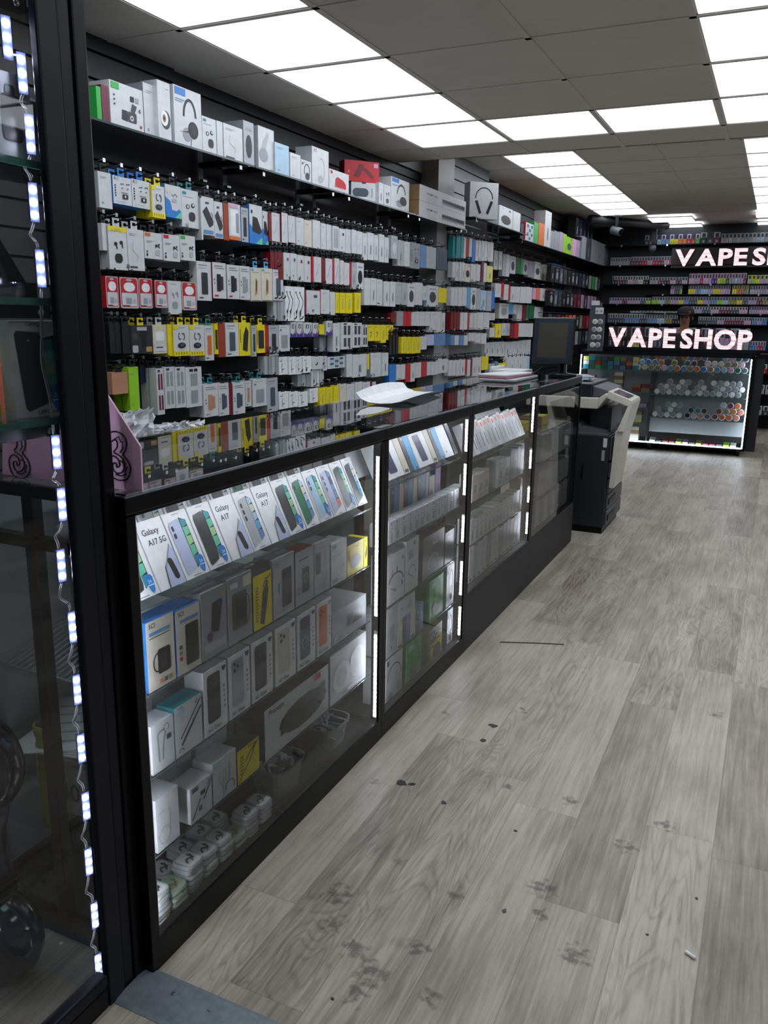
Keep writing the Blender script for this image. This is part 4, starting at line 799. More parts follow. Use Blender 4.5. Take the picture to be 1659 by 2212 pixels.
hang(za_,'50 125 164 432 w/g plain;168 165 333 402 w/b dots tab=b;335 195 489 433 w/b dots tab=b;490 240 618 515 w/y ylow tab=y;620 237 757 515 w/b bluelow;758 277 905 600 w/g budst tab=t;907 345 930 700 w/g edge;932 338 1036 662 w tilt;1038 378 1113 690 w tilt;1115 390 1160 706 O edge;1161 395 1262 705 w/o case;1264 428 1330 722 g/b phone;1332 405 1448 738 w/b bpic;1450 458 1500 745 w/b bpic',W1,g1,behind=1)
hang(zb2,'82 118 104 360 d edge;105 118 177 362 w/d diag f;178 116 244 372 w/d diag f;246 142 308 372 w/d diag f;314 158 381 393 w plain;383 180 448 408 C plain;456 180 521 420 w edge;523 205 570 428 w plain;572 216 615 434 w edge;629 230 680 442 w cable2;681 252 734 449 w square k;736 256 779 462 w diag f;781 260 830 463 w diag f;832 275 880 470 w diag f;882 290 921 520 w slit;923 286 977 520 w slit;979 306 1015 522 w slit s;1022 300 1067 538 w slit;1069 326 1106 543 w slit s;1126 312 1180 510 g blob w;1182 350 1234 572 g slit;1236 362 1285 575 w plain;1290 372 1371 593 s dots;1373 390 1424 588 B edge;1426 406 1510 593 g edge;1514 422 1603 604 q cable2',W1,g1,start=15)
W2='in the second hook row'; g2='packs in the second hook row'
hang(za_,'82 560 120 793 w edge;126 588 296 958 w/g budsy tab=w;298 612 440 965 w draw tab=w;442 640 595 866 w tagbuds o;597 657 744 885 w tagbuds r;746 665 877 880 w tagbuds e',W2,g2,behind=1)
hang(zb2,'95 450 130 592 d edge;131 450 160 598 d edge;162 452 204 688 d edge;206 456 262 688 w square;264 462 322 694 w square;324 476 381 704 w square m;383 486 441 708 w square m;443 488 462 704 r edge;464 492 530 709 w diag d;532 505 564 715 d edge;566 507 624 724 w diag d;626 506 640 715 r edge;642 505 684 726 w diag;686 522 722 732 w diag f;724 542 770 736 w diag d;772 540 785 736 r edge;790 540 826 768 g slit;828 542 893 768 w blob k',W2,g2,start=7)
hang(zb2,'897 672 948 905 w edge;950 674 1000 905 w slit k;1002 684 1050 908 w draw;1064 702 1112 915 w slit;1114 704 1164 918 w/g slit;1166 706 1214 900 g plain;1216 712 1263 903 g slit;1266 720 1330 918 w blob;1332 712 1393 905 w edge;1396 742 1430 862 w slit;1432 738 1527 918 w/a blob;1532 758 1598 884 y edge',"in the right half's white pack row",'white packs above the yellow packs',depth=.05)
W3='in the red clear-case row'; g3='packs in the clear-case row'
hang(za_,'112 1012 222 1284 r clear;224 1022 392 1288 r clear;394 1030 512 1288 d/r clear;514 1046 640 1284 d clear;642 1052 758 1338 w buds s;760 1060 888 1304 d/C clear',W3,g3,tab='*')
hang(za_,'890 886 1015 1222 w phone i dx=-.01;1018 896 1140 1204 w/d phones r;1142 916 1252 1208 w/g phones r;1254 926 1344 1214 w phones s;1346 940 1438 1228 C gold tab=c;1440 944 1534 1228 C gold tab=c;1538 956 1628 1222 w phone q',"right of the red clear cases",'case boxes beside the clear-case row')
hang(zb2,'120 870 150 1040 g edge;152 872 180 1040 s edge;182 874 214 1040 g edge;216 742 297 1040 W cord;299 748 386 1044 W cord;388 776 399 985 d edge;400 778 520 985 w square;522 772 600 980 w/r plain;602 790 648 988 w edge;650 797 682 972 y yslit;684 798 735 974 y yslit;737 800 795 976 y yslit;813 798 867 970 y yslit',"beside the yellow slotted packs",'packs beside the yellow slotted packs')
W4='in the yellow earphone row'; g4='packs in the yellow earphone row'
hang(zd7,'66 237 114 488 k edge;116 238 164 488 k edge;166 239 242 489 k edge;244 247 433 489 i picture tab=y;435 242 554 489 C doll tab=w;556 238 600 511 y edge;602 240 746 509 w/y ylow tab=y;748 242 876 507 w/y ylow tab=y;878 248 955 548 w phone o tab=t;957 232 992 494 y ycell;994 232 1052 520 O edge;1054 223 1168 513 w phone q;1170 222 1268 508 y ybar tab=y;1270 247 1318 514 g phone;1320 240 1394 484 y ycell tab=y;1396 247 1420 505 r edge;1422 245 1508 508 g/s phone;1510 243 1604 470 w win',W4,g4,behind=1)
hang(zc3,'232 142 285 278 w arcp;288 142 344 277 w arcp;348 146 420 274 w arcp;428 150 478 272 w arcp;480 162 528 252 y edge;544 132 600 260 w arcp;605 152 664 404 w slit i;670 146 770 382 w win2 G;772 150 856 368 w win2 G;858 166 908 360 w win2 G;910 167 964 310 y ycord;966 168 1019 310 y ycord;1021 168 1069 326 y yslit;1071 168 1130 300 y ycord',"in the purple and yellow pack row",'packs in the purple and yellow row')
hang(zc3,'486 262 520 402 g edge;522 264 560 402 s edge;562 266 600 404 g edge',"below the purple curved packs",'slim packs below the purple packs',X=XP-.05)
hang(zc3,'1112 60 1156 150 d edge;1158 48 1218 178 s plain;1220 52 1250 180 r edge;1252 52 1287 180 r edge;1289 56 1320 178 w draw;1322 52 1360 178 w plain;1362 52 1405 178 w plain;1407 52 1453 178 w plain;1456 52 1548 233 w draw;1550 62 1584 233 w slit',"in the short row near the pilaster",'packs in the short row near the pilaster')
hang(zc3,'1098 255 1120 428 k edge;1126 255 1148 428 k edge;1154 256 1176 428 k edge;1202 272 1244 418 y yslit;1246 273 1287 420 y yslit;1289 273 1330 420 y yslit;1332 275 1371 415 y yslit;1373 268 1424 384 w edge;1426 252 1488 348 v plain;1490 244 1588 348 B/b plain',"in the yellow row by the pilaster",'packs in the yellow row by the pilaster')
W5='in the white cord-pack row'; g5='packs in the white cord-pack row'
hang(zc3,'4 442 34 604 g edge;36 442 66 604 s edge;68 442 98 604 g edge;100 442 128 604 s edge;130 446 208 604 W cords;210 446 280 604 W cords;282 446 332 600 W cords;334 442 418 588 W cords;420 444 516 556 w edge;518 442 552 568 w cords;554 444 708 548 w/b grid;712 424 772 624 w/g plain;774 426 900 624 w slit;902 422 920 558 y edge;932 412 1024 624 w/g plain;1026 412 1088 614 w slit;1096 514 1154 668 b edge;1156 516 1236 648 w draw;1240 512 1281 664 r edge;1283 506 1320 664 w slit;1322 498 1375 630 w plain;1377 492 1424 620 r edge;1426 492 1458 610 w edge;1460 492 1524 604 w plain;1526 468 1608 588 w slit k',W5,g5)
hang(zc3,'296 602 330 708 s edge;332 600 366 708 g edge;368 600 412 710 s edge;416 542 470 708 W cable2;472 542 524 706 W cable2',"below the white cord packs",'long packs below the cord packs',X=XP-.01)
W6='in the lowest hook row'; g6='packs in the lowest hook row'
hang(zd7,'86 646 224 834 h edge;228 600 320 978 E plain dx=.01;326 604 376 738 n edge dx=-.05;378 616 532 1018 w win2 m;534 600 624 958 w win2 s;626 600 714 950 w win2 s;716 602 856 944 w win1;858 748 994 1028 w phones h tab=t;996 740 1086 1018 w phones q;1088 740 1116 1008 d edge;1118 736 1223 1004 w phones q tab=t;1225 718 1275 938 w phone h;1288 702 1408 938 w win s tab=t;1410 694 1502 984 g phone q',W6,g6,behind=1)
hang(zc3,'132 752 214 903 W cords;216 752 300 888 W cords;302 752 384 882 W cords;402 722 474 848 W cords;482 716 540 893 y yslit;542 712 604 888 y yslit;606 697 656 863 y edge;660 684 722 858 C plain;724 684 790 856 w plain;792 668 860 843 w draw;862 668 929 838 w plain;931 666 945 820 d edge;947 666 978 814 w plain;988 768 1025 814 r edge;1027 768 1085 820 w edge;1095 758 1150 822 L edge;1180 736 1280 806 S edge',W6,g6,start=15)
# --- far bay, past the pilaster
def far(F,txt,where): hang(F,txt,where,'packs past the pilaster '+where,X=XQ,xw=XB,depth=.04)
far(zu,'82 582 106 798 t edge;108 582 132 798 t edge;134 582 158 798 t edge;160 582 184 798 t edge;187 592 209 798 w edge;211 602 234 784 r edge;236 602 268 784 w edge;270 612 298 833 b edge;302 622 328 824 w slit;330 624 356 824 w plain;358 628 386 824 w slit;388 630 414 824 w plain;418 640 444 826 w slit;446 642 474 830 w edge','in the top row past the pilaster')
hang(zu,'480 722 518 908 w slit;520 730 560 908 w slit;564 756 594 972 g edge;596 760 632 975 w edge;636 778 690 948 w blob;692 792 738 948 F edge;740 798 761 948 e edge;764 812 808 958 g blob;810 824 866 984 s edge;870 832 930 1000 w oval q;932 852 990 1014 C edge;992 868 1034 1010 e blob;1038 852 1140 1032 b blob;1146 860 1176 1020 G edge','in the second row of the far bay','packs in the second row of the far bay',X=XQ-.1,xw=-2.63,depth=.04)
far(zu,'78 832 106 984 w edge;108 832 138 1016 w slit;140 834 168 1018 w edge;170 836 198 1018 w slit;200 850 250 1028 C oval k;252 852 304 1024 w draw;308 856 348 1018 w plain;350 838 378 1024 m edge;380 842 408 1028 w edge;410 872 468 1028 l slit x','under the teal boxes')
far(zv,'106 88 138 264 w edge;140 88 170 264 w edge;172 88 212 266 w edge;214 88 255 266 w edge;258 88 284 288 c edge;286 92 344 300 w blob;346 102 380 300 g edge;382 118 438 308 a slit;440 122 488 314 g plain;490 122 518 298 b edge','in the third row past the pilaster')
hang(zv,'522 52 580 183 w diag;584 46 604 180 r edge;606 62 648 210 w diag;650 70 664 210 r edge;666 82 708 232 w slit;710 84 754 235 w diag;760 86 812 238 w plain;814 86 868 240 w edge;878 96 908 204 P edge;910 96 946 208 S edge;948 100 1004 218 w slit S;1006 100 1034 220 r edge;1038 100 1094 258 s blob;1102 122 1172 198 b edge;1176 60 1210 200 k edge;1214 62 1250 204 G slit;1254 64 1290 206 k edge;1294 66 1330 208 G slit;1334 66 1370 210 k edge','in the third row of the far bay','packs in the third row of the far bay',X=XQ-.05,xw=-2.63,depth=.04)
far(zv,'102 322 130 488 d edge;132 322 160 488 d edge;162 322 190 488 d edge;192 326 222 488 w edge;224 326 261 490 w edge;263 326 278 490 r edge;282 330 316 490 w draw;318 330 348 490 w draw;352 326 410 490 w draw;412 326 468 482 w draw;472 332 520 400 w cords','in the fourth row past the pilaster')
hang(zv,'560 240 650 385 w blob s;652 238 690 345 c edge;692 248 726 345 w draw;728 252 776 408 w draw;780 256 812 404 d edge;814 256 838 404 F edge;842 258 890 385 F edge;892 272 920 382 w edge;922 274 946 384 w slit;948 276 972 386 w edge','in the fourth row of the far bay','packs in the fourth row of the far bay',X=XQ-.1,xw=-2.63,depth=.05)
far(zv,'102 538 138 634 B edge;140 542 180 634 w edge;182 542 224 636 B edge;226 542 264 636 w edge;272 518 328 600 w draw;332 522 384 618 w draw;386 524 440 622 w plain','in the fifth row past the pilaster')
hang(zv,'470 470 516 560 w edge;522 432 580 564 y slit x;586 428 622 545 w slit;624 428 660 546 g slit;664 432 702 568 d edge;704 432 742 570 r edge;744 428 776 556 w diag;778 428 808 556 w diag;810 430 842 556 w diag;844 430 878 558 w diag','in the fifth row of the far bay','packs in the fifth row of the far bay',X=XQ-.05,xw=-2.63,depth=.04)
hang(zv,'422 612 470 740 w slit i;472 606 520 738 w slit q;522 604 568 740 w slit i;570 602 610 742 w slit;612 604 664 750 w slit i;666 602 712 744 w diag;714 598 756 742 w slit;758 590 808 740 w diag;810 586 856 730 w diag','in the sixth row of the far bay','packs in the sixth row of the far bay',X=XQ-.1,xw=-2.63,depth=.04)
far(zv,'82 778 116 924 w edge;118 778 152 924 w edge;154 776 190 924 w edge;192 772 238 920 w slit;240 772 258 898 r edge;260 772 288 926 w edge;290 764 304 926 d edge;308 754 346 926 w slit;348 752 390 926 w slit;394 742 458 868 y edge','in the lowest row past the pilaster')
hang(zv,'464 812 518 948 g edge;522 790 548 890 B edge;552 806 626 914 y edge;630 752 664 900 w diag;666 750 700 900 w slit;702 746 738 900 w diag;740 742 778 898 w slit;780 742 820 898 w diag;822 740 846 890 a edge','in the lowest row of the far bay','packs in the lowest row of the far bay',X=XQ-.05,xw=-2.63,depth=.04)
# ================================================================== SHOP WINDOW AT THE DOORWAY (left)
t=empty('shop_window',(-1.1,1.05,0)); tag(t,'black framed shop window cabinet with a glass pane beside the doorway','shop window')
DKB=mat('window_frame_navy_black',(20,22,30),.4,0,.08,ior=1.3)
f=MB(); f.box(-.018,0,.0,.045,0,Z1,DKB); f.box(-.03,-.004,.045,.075,0,Z1,DKB); f.box(-.03,.0,.075,.106,0,Z1,BLK); f.box(-.03,-.002,-.85,0,.0,.05,BLK); f.build('frame',t,bevel=.004)
f=MB(); f.box(-.03,.0,-.85,-.0005,.05,.082,DKB); f.build('bottom_rail',t,bevel=.006)
g=MB(); g.face([(-.012,-.85,.082),(-.012,0,.082),(-.012,0,Z1),(-.012,-.85,Z1)],GL); g.build('glass_pane',t)
MB().box(-.03,-.006,.106,.107,0,1.0,BLK).build('jamb_seal',t)
for (z,nm) in ((1.905,'top'),(1.645,'upper'),(1.425,'middle'),(1.22,'lower')):
    s=empty('glass_shelf',(-1.145,1.09,z)); tag(s,f'green edged glass shelf in the shop window, {nm} one','shelf','green edged glass shelves in the shop window')
    b=MB(); b.box(-.34,-.004,-.75,0,-.012,0,glass('window_shelf_glass',(.86,.93,.9),1.5)); b.build('glass_board',s); MB().box(-.004,0,-.75,0,-.012,0,GLE).build('polished_edge',s)
    MB().box(-.03,-.012,-.70,-.004,-.034,-.0125,BLK).build('bracket',s)
    MB().lathe((-.012,-.026,-.024),(1,0,0),[(0,.006),(.002,.006),(.002,.003),(.0005,.003)],CHROME,12).build('screw',s)
# string of three-diode light modules running down the inside of the window post
ls=empty('led_light_string',(-1.15,1.07,0)); tag(ls,'bright string of white diode modules hanging down inside the window post','light string')
mods=[(15,80,.12),(48,158,0),(65,290,0),(73,437,0),(88,580,0),(122,977,0),(134,1090,0),(133,1222,0),(157,1355,0),(167,1490,0),(176,1617,0),(186,1742,0),(192,1862,0),(205,1978,0),(213,2088,0)]
ends=[]
for (u,v,tl) in mods:
    p=on(0,-1.15,u,v); dy=-.002
    m=MB(); m.box(-.006,0,-.0075,.0075,-.031,.031,mat('module_housing',(96,104,150),.4))
    o=m.build('light_module',ls,(0,p.y-1.07,p.z),(0,0,-.35))
    for k in (-1,0,1): MB().lathe((.0003,0,.02*k),(1,0,0),[(0,.0056),(.003,.005),(.005,.0025)],LED,10).build('diode',o)
    ends.append(Vector((0,p.y-1.07,p.z)))
w=MB()
for a,b in zip(ends,ends[1:]):
    a=a-Vector((0,0,.031)); b=b+Vector((0,0,.031)); d=a.z-b.z
    for s_ in (-.002,.002):
        k=.02 if d>.03 else .012
        w.tube(curve([(-.003,a.y+s_,a.z),(-.003,a.y-k*.3+s_,a.z-d*.3),(-.003,(a.y+b.y)/2-k*.6+s_,(a.z+b.z)/2),(-.003,b.y-k*.1+s_,b.z+d*.25),(-.003,b.y+s_,b.z)],5),.0012,PLAST,5)
w.build('wire',ls)
s2=empty('led_light_string',(-1.14,.28,0)); tag(s2,'second string of white diode modules on the nearer window post','light string')
w=MB()
for k in range(26):
    z=.3+.075*k; m=MB(); m.box(-.0075,.0075,-.006,0,-.031,.031,mat('module_housing',(96,104,150),.4)); o=m.build('light_module',s2,(0,0,z))
    for q in (-1,0,1): MB().lathe((0,.0003,.02*q),(0,1,0),[(0,.0056),(.003,.005),(.005,.0025)],LED,10).build('diode',o)
    if k: w.tube([(.002,-.003,z-.031),(.004,-.003,z-.0375),(.002,-.003,z-.044)],.0012,PLAST,5)
w.build('wire',s2)
product(1.016,1.108,1.2205,1.388,-1.17,.05,'W','oppo',None,'white phone box with a dark phone on the lower window shelf','boxes in the shop window',yaw=-.35)
def sp(mb,name,label,cat,loc=(0,0,0),rot=(0,0,0),group=None,bevel=0): return tag(mb.build(name,None,loc,rot,bevel),label,cat,group)
m=MB(); m.box(-.02,0,-.05,.05,0,.10,pm('y')); A=Art(m,.1,.1,0,-.05); A.rect(.1,.5,.9,.9,'w'); A.text('YES!',.15,.6,.03,'k',0,.7); sp(m,'sim_pack','small yellow and white pack at the left end of the lower window shelf','pack',(-1.24,.985,1.2205))
m=MB(); m.prism([(0,-.06,0),(0,.05,0),(0,.05,.04),(0,.0,.12),(0,-.06,.13)],(-.03,0,0),pm('S')); sp(m,'display_card','salmon pink display card leaning on the lower window shelf','card',(-1.28,1.08,1.2205))
t=empty('tablet_on_stand',(-1.19,1.03,1.4255)); tag(t,'glossy black tablet tilted on a clear stand, middle window shelf','tablet')
m=MB(); m.prism([(0,-.12,.0),(0,.045,.018),(0,-.02,.15),(0,-.12,.16)],(-.008,0,0),mat('gloss_black',(22,20,30),.12)); m.build('tablet',t,(0,0,.004),(0,-.2,0)); m=MB(); m.box(-.03,.012,-.05,.05,0,.004,CLEAR); m.box(.009,.012,-.05,.05,0,.025,CLEAR); m.build('stand',t)
m=MB(); m.box(-.03,0,-.05,.05,0,.13,pm('g')); A=Art(m,.1,.13,0,-.05); A.rr(.4,.2,.8,.75,'i',.2); A.rr(.5,.72,.7,.86,'i',.3); A.rect(.05,.88,.3,.96,'f'); sp(m,'key_finder_box','grey box with a dark key fob picture on the upper window shelf','box',(-1.165,1.035,1.6455))
m=MB(); m.box(-.1,0,-.06,.06,0,.07,CLEAR); sp(m,'acrylic_case','clear acrylic case on the middle window shelf under the key fob box','case',(-1.2,1.0,1.55))
C.objects[-1].location.z=1.4260; C.objects[-1].location.y=.89
for i,(z,y,c) in enumerate(((1.52,1.42,'r'),(1.53,1.53,'d'))):
    product(y,y+.1,z,z+.05,-1.62+.02*i,.05,'w/'+c,'plain',None,f'white and red pack hanging on the wall behind the window, {nth(i+1)} from left','packs seen through the window') if False else None
# pink network panel standing on the near end of the counter top
PK=mat('pink_panel',(234,186,213),.5,0,.03,6)
yp=1.2
L=lambda u,v:on(1,yp,u,v)
outl=[L(8,1052),L(307,1060),L(303,965),L(222,838),L(128,930),L(5,933)]
x0=outl[1].x; zb0=1.0672
pts=[(p.x-x0,0,max(p.z,zb0)-zb0) for p in outl]; pts[0]=(pts[0][0],0,0); pts[1]=(0,0,0)
m=MB(); m.prism([Vector(p) for p in pts],(0,.004,0),PK)
pk=tag(m.build('network_standee',None,(x0,yp,zb0)),'pink display panel with two outlined number three logos standing on the counter end','panel')
def three(cu,cv,s,par):
    """outlined flame-like 3 drawn by its rim"""
    c=L(cu,cv); k=MB(); R=lambda a,b: Vector((c.x-x0+a*s,-.0015,c.z-zb0+b*s))
    rim=[(-.55,.62),(-.62,.78),(-.4,.98),(0,1.05),(.38,.92),(.52,.62),(.44,.28),(.30,.08),(.58,-.2),(.66,-.55),(.46,-.92),(.05,-1.06),(-.38,-.95),(-.58,-.62),(-.56,-.22),(-.3,-.02),(-.02,-.14),(.06,-.4),(-.1,-.5),(-.12,-.34),(-.3,-.34),(-.34,-.56),(-.15,-.75),(.15,-.7),(.34,-.42),(.24,-.1),(.0,.06),(-.22,.16),(-.05,.34),(0,.56),(-.1,.7),(-.3,.62),(-.55,.62)]
    k.tube([R(a,b) for a,b in curve(rim,4)],.0016,BLKMET,5)
    for q in ([(-.15,.72),(.1,.84),(.2,.6),(.3,.66),(.26,.4),(.34,.42),(.12,.16)],[(.1,-.2),(.4,-.3),(.34,-.45),(.5,-.42),(.34,-.68),(.42,-.74),(.1,-.86),(-.2,-.82)]): k.tube([R(a,b) for a,b in q],.0012,BLKMET,5)
    k.build('logo',par)
three(40,982,.047,pk); three(256,985,.045,pk)
# things kept low behind the window glass
HB=mat('gloss_black_shell',(26,27,32),.12,0,.1)
t=empty('hoverboard',(-1.375,1.0,0)); tag(t,'black glossy two-wheeled board stood on end behind the window glass','hoverboard')
for z,r in ((.115,.115),(.51,.105)): MB().lathe((.0,-.05,z),(0,1,0),[(0,r*.55),(.012,r*.86),(.035,r),(.075,r),(.1,r*.88),(.112,r*.5)],HB,36).build('wheel_guard',t)
MB().lathe((0,.0,.18),(0,0,1),[(0,.07),(.06,.055),(.12,.045),(.18,.05),(.26,.07)],mat('dull_purple_black',(58,54,70),.3),20).build('body',t)
m=MB()
for k in range(5): m.box(.03,.062,-.035,.03,.215+.012*k,.22+.012*k,BLK)
m.build('vent',t)
m=MB(); m.lathe((0,0,0),(0,0,1),[(0,.02)]+[(0.02+.014*k,.022+.003*(k%2)) for k in range(15)]+[(.24,.026),(.255,.026)],mat('foam_yellow_green',(132,136,42),.7),18)
hd=sp(m,'foam_roller','ribbed yellow-green foam grip standing upright behind the window glass','grip',(-1.41,1.215,.2390)); MB().lathe((0,0,.2555),(0,0,1),[(0,.021),(.003,.019)],mat('dark_cap',(40,46,48),.4),16).build('end_cap',hd)
m=MB(); m.box(-.10,.10,0,.16,0,.14,pm('s')); m.box(-.101,.101,-.001,.161,.135,.141,pm('g')); A=Art(m,.2,.14)
q=MB(); q.box(-.1,.1,0,.17,0,.145,mat('worn_white_carton',(172,172,168),.6,0,.08,6)); q.box(-.1,.1,.02,.15,.145,.147,pm('g'))
cb=sp(q,'carton','white carton marked X40 in black pen, low behind the window','carton',(-1.405,1.262,.2385))
vs,fs,wd=text_mesh('X40',.01); tm=bpy.data.meshes.new('handwriting'); tm.from_pydata([(x*.065,0,y*.065) for x,y in vs],[],fs); tm.materials.append(pm('G')); to=bpy.data.objects.new('handwriting',tm); C.objects.link(to); to.parent=cb; to.location=(-.075,-.0012,.035)
for i in range(4):
    m=MB(); m.box(-.1,.1,-.14,.14,0,.003,pm('w')); A=Art(m,.2,.28)
    for k in range(5): m.face([(-.07,-.1+.045*k,.0033),(.05,-.1+.045*k,.0033),(.05,-.092+.045*k,.0033),(-.07,-.092+.045*k,.0033)],pm('f'))
    sp(m,'paper_sheet',f'printed white sheet in the paper pile behind the window, {nth(i+1)} from the bottom','paper',(-1.42,1.33,.4305+.0032*i),(0,0,.25+.12*i),'paper pile')
m=MB()
for k in range(16): m.tube([(-.14,-.0,.0+.0),( -.14,.0,.0)] if False else [(-.15+.018*k,-.02,.0),(-.15+.018*k,.12,.03),(-.15+.018*k,.2,.035)],.0022,STEEL,5)
m.tube([(-.16,-.02,0),(.13,-.02,0)],.003,STEEL,5); m.tube([(-.16,.2,.035),(.13,.2,.035)],.003,STEEL,5)
sp(m,'wire_rack','bent chrome wire rack lying on the counter shelf behind the window','rack',(-1.38,1.22,.6255))
# ================================================================== THINGS ON THE COUNTER TOPS
ZT=1.0676
m=MB(); prof=[(-.10,.055),(-.08,.022),(-.045,.004),(0,.0),(.05,.005),(.085,.016)]; TW=mat('bright_white_plastic',(236,238,240),.35)
for k in range(8):
    y0,y1=-.30+.075*k,-.225+.075*k; f=lambda y: .55+.45*math.cos(y*4.)
    for (a,za),(b,zb) in zip(prof,prof[1:]):
        m.prism([(a,y0,za*f(y0)),(b,y0,zb*f(y0)),(b,y0,zb*f(y0)+.003),(a,y0,za*f(y0)+.003)],(0,0,0),TW) if False else m.face([(a,y0,za*f(y0)),(b,y0,zb*f(y0)),(b,y1,zb*f(y1)),(a,y1,za*f(y1))],TW,True)
        m.face([(a,y0,za*f(y0)+.003),(a,y1,za*f(y1)+.003),(b,y1,zb*f(y1)+.003),(b,y0,zb*f(y0)+.003)],TW,True)
sp(m,'plastic_tray','large curved sheet of white plastic lying on the second counter top','tray',(-1.42,3.22,ZT+.001),(0,0,.10))
for i,(c,h,w,d,lb) in enumerate((('s',.012,.2,.5,'silver grey tablet at the bottom of the pile on the counter'),('m',.006,.17,.46,'thin maroon folder on top of the silver tablet'),('w',.012,.17,.36,'white sheet sleeve topmost of the pile by the till screen'))):
    m=MB(); m.box(-w/2,w/2,-d/2,d/2,0,h,pm(c)); sp(m,'folder',lb,'folder',(-1.37-.02*i,4.62+.02*i,ZT+.001+(0,.0125,.019)[i]),(0,0,-.08*i),None,.003)
t=empty('paper_tray',(-1.48,5.03,ZT+.001)); tag(t,'white plastic document tray beside the till screen','tray'); m=MB(); m.box(-.1,.1,-.14,.14,0,.012,PLAST); m.box(-.1,-.09,-.14,.14,.012,.05,PLAST); m.build('base',t,bevel=.004); MB().box(-.085,.095,-.13,.13,.0125,.03,pm('w')).build('paper',t)
t=empty('till_screen',(-1.235,5.03,ZT+.001)); tag(t,'black till touch screen on a stand at the end of the counter','screen')
sw,sh=.25,.275; m=MB(); m.box(-sw/2,sw/2,0,.035,0,sh,mat('monitor_black',(20,22,26),.3)); mon=m.build('housing',t,(-.005,0,.075),(-.10,0,-.05),.006)
m=MB(); m.face([(-sw/2+.035,-.001,.035),(sw/2-.035,-.001,.035),(sw/2-.035,-.001,sh-.03),(-sw/2+.035,-.001,sh-.03)],mat('screen_off_glass',(58,56,48),.25)); m.build('display',mon)
m=MB(); m.face([(-sw/2+.012,-.0006,.012),(sw/2-.012,-.0006,.012),(sw/2-.012,-.0006,sh-.012),(-sw/2+.012,-.0006,sh-.012)],mat('screen_bezel_blue',(24,38,54),.25)); m.build('bezel',mon)
m=MB(); m.lathe((.06,.06,0),(0,0,1),[(0,.085),(.012,.085),(.02,.024),(.2,.022)],BLK,20); m.build('stand',t); m=MB(); m.tube(curve([(-.05,.02,.06),(-.1,.0,.02),(-.14,-.05,.004)]),.004,BLKMET); m.build('cable',t)
# crumpled white pouches hanging low on the slat wall, left end
BAGM=mat('white_film',(205,208,212),.35,0,.08,12)
for i,(u0,v0,u1,v1) in enumerate(((252,888,292,960),(286,880,330,958),(332,912,372,948),(370,908,408,946),(404,906,440,944))):
    a=on(0,-2.3,u0,v1); b=on(0,-2.3,u1,v0); w=b.y-a.y; h=b.z-a.z; m=MB(); N=7; g=[[None]*(N+1) for _ in range(N+1)]
    for r in range(N+1):
        for q in range(N+1): g[r][q]=(random.uniform(-.012,.012)+.02*math.sin(math.pi*q/N),-w/2+w*q/N+random.uniform(-.006,.006),h*r/N*(1-.06*abs(math.sin(q*2.1+i)))+random.uniform(-.004,.004))
    bk=[[(-.02,)+p[1:] for p in row] for row in g]
    for r in range(N):
        for q in range(N):
            m.face([g[r][q],g[r][q+1],g[r+1][q+1],g[r+1][q]],BAGM); m.face([bk[r][q],bk[r+1][q],bk[r+1][q+1],bk[r][q+1]],BAGM)
    sp(m,'film_pouch',f'crumpled white film pouch low on the slat wall, {nth(i+1)} from left','pouch',(-2.3,(a.y+b.y)/2,a.z),(0,0,0),'crumpled white pouches'); hook((a.y+b.y)/2,b.z-.05,-2.31,XW,f'{nth(i+1)} crumpled white pouch from left')
m=MB(); m.prism([(0,0,0),(0,.05,0),(0,.05,.09),(0,0,.12)],(-.02,0,0),pm('l')); p=on(0,-2.26,270,985); sp(m,'yellow_pouch','yellow-green pouch hanging beneath the crumpled white pouches','pouch',(-2.325,p.y,p.z+.02)); hook(p.y+.02,p.z+.02+.085,-2.335,XW,'yellow-green pouch below the crumpled white pouches')
# ================================================================== COPIER
CPD=mat('copier_navy',(30,34,42),.4,0,.06); CPG=mat('copier_grey',(84,88,92),.45); CPW=mat('copier_ivory',(206,202,190),.4)
t=empty('copier',(-.925,5.47,0)); tag(t,'tall dark office copier with ivory scanner bed standing at the end of the counters','copier')
m=MB(); m.box(-.56,0,0,.6,.045,.665,CPD); m.build('cabinet',t,bevel=.006); MB().box(-.55,-.01,.01,.59,0,.045,BLK).build('plinth',t)
for k in range(4):
    z=.055+.11*k; d=MB(); d.box(0,.014,.03,.58,z,z+.1,CPG); o=d.build('paper_drawer',t,bevel=.004); MB().box(.014,.02,.05,.3,z+.03,z+.07,BLK).build('handle',o)
MB().box(0,.012,.03,.58,.50,.655,CPG).build('toner_door',t,bevel=.004)
m=MB(); m.box(-.56,-.01,0,.6,.665,.68,CPG); m.prism([(-.5,.02,.68),(-.2,.02,.68),(-.2,.02,.735),(-.5,.02,.735)],(0,.26,0),CPG); m.prism([(-.2,.02,.68),(-.03,.02,.68),(-.03,.02,.695),(-.2,.02,.72)],(0,.3,0),CPG); m.build('output_tray',t)
m=MB(); m.box(-.56,-.03,.34,.6,.68,.84,CPD); m.box(-.56,-.3,.3,.6,.78,.84,BLK); m.build('scanner_neck',t)
m=MB(); m.box(-.57,-.09,-.02,.6,.84,.912,CPW); m.prism([(-.09,-.02,.845),(-.09,-.02,.912),(-.045,-.02,.945),(-.03,-.02,.93)],(0,.36,0),CPW); m.build('scanner_bed',t,bevel=.006)
m=MB(); m.box(-.5,-.14,.0,.58,.912,1.0,CPD); m.prism([(-.14,.03,.912),(-.02,.03,.925),(-.04,.03,.96),(-.14,.03,.985)],(0,.5,0),CPG); m.build('document_feeder',t,bevel=.006)
m=MB(); m.prism([(-.045,-.01,.915),(.105,-.01,.865),(.128,-.01,.885),(.12,-.01,.905),(-.03,-.01,.96)],(0,.34,0),CPW); o=m.build('control_panel',t,bevel=.003)
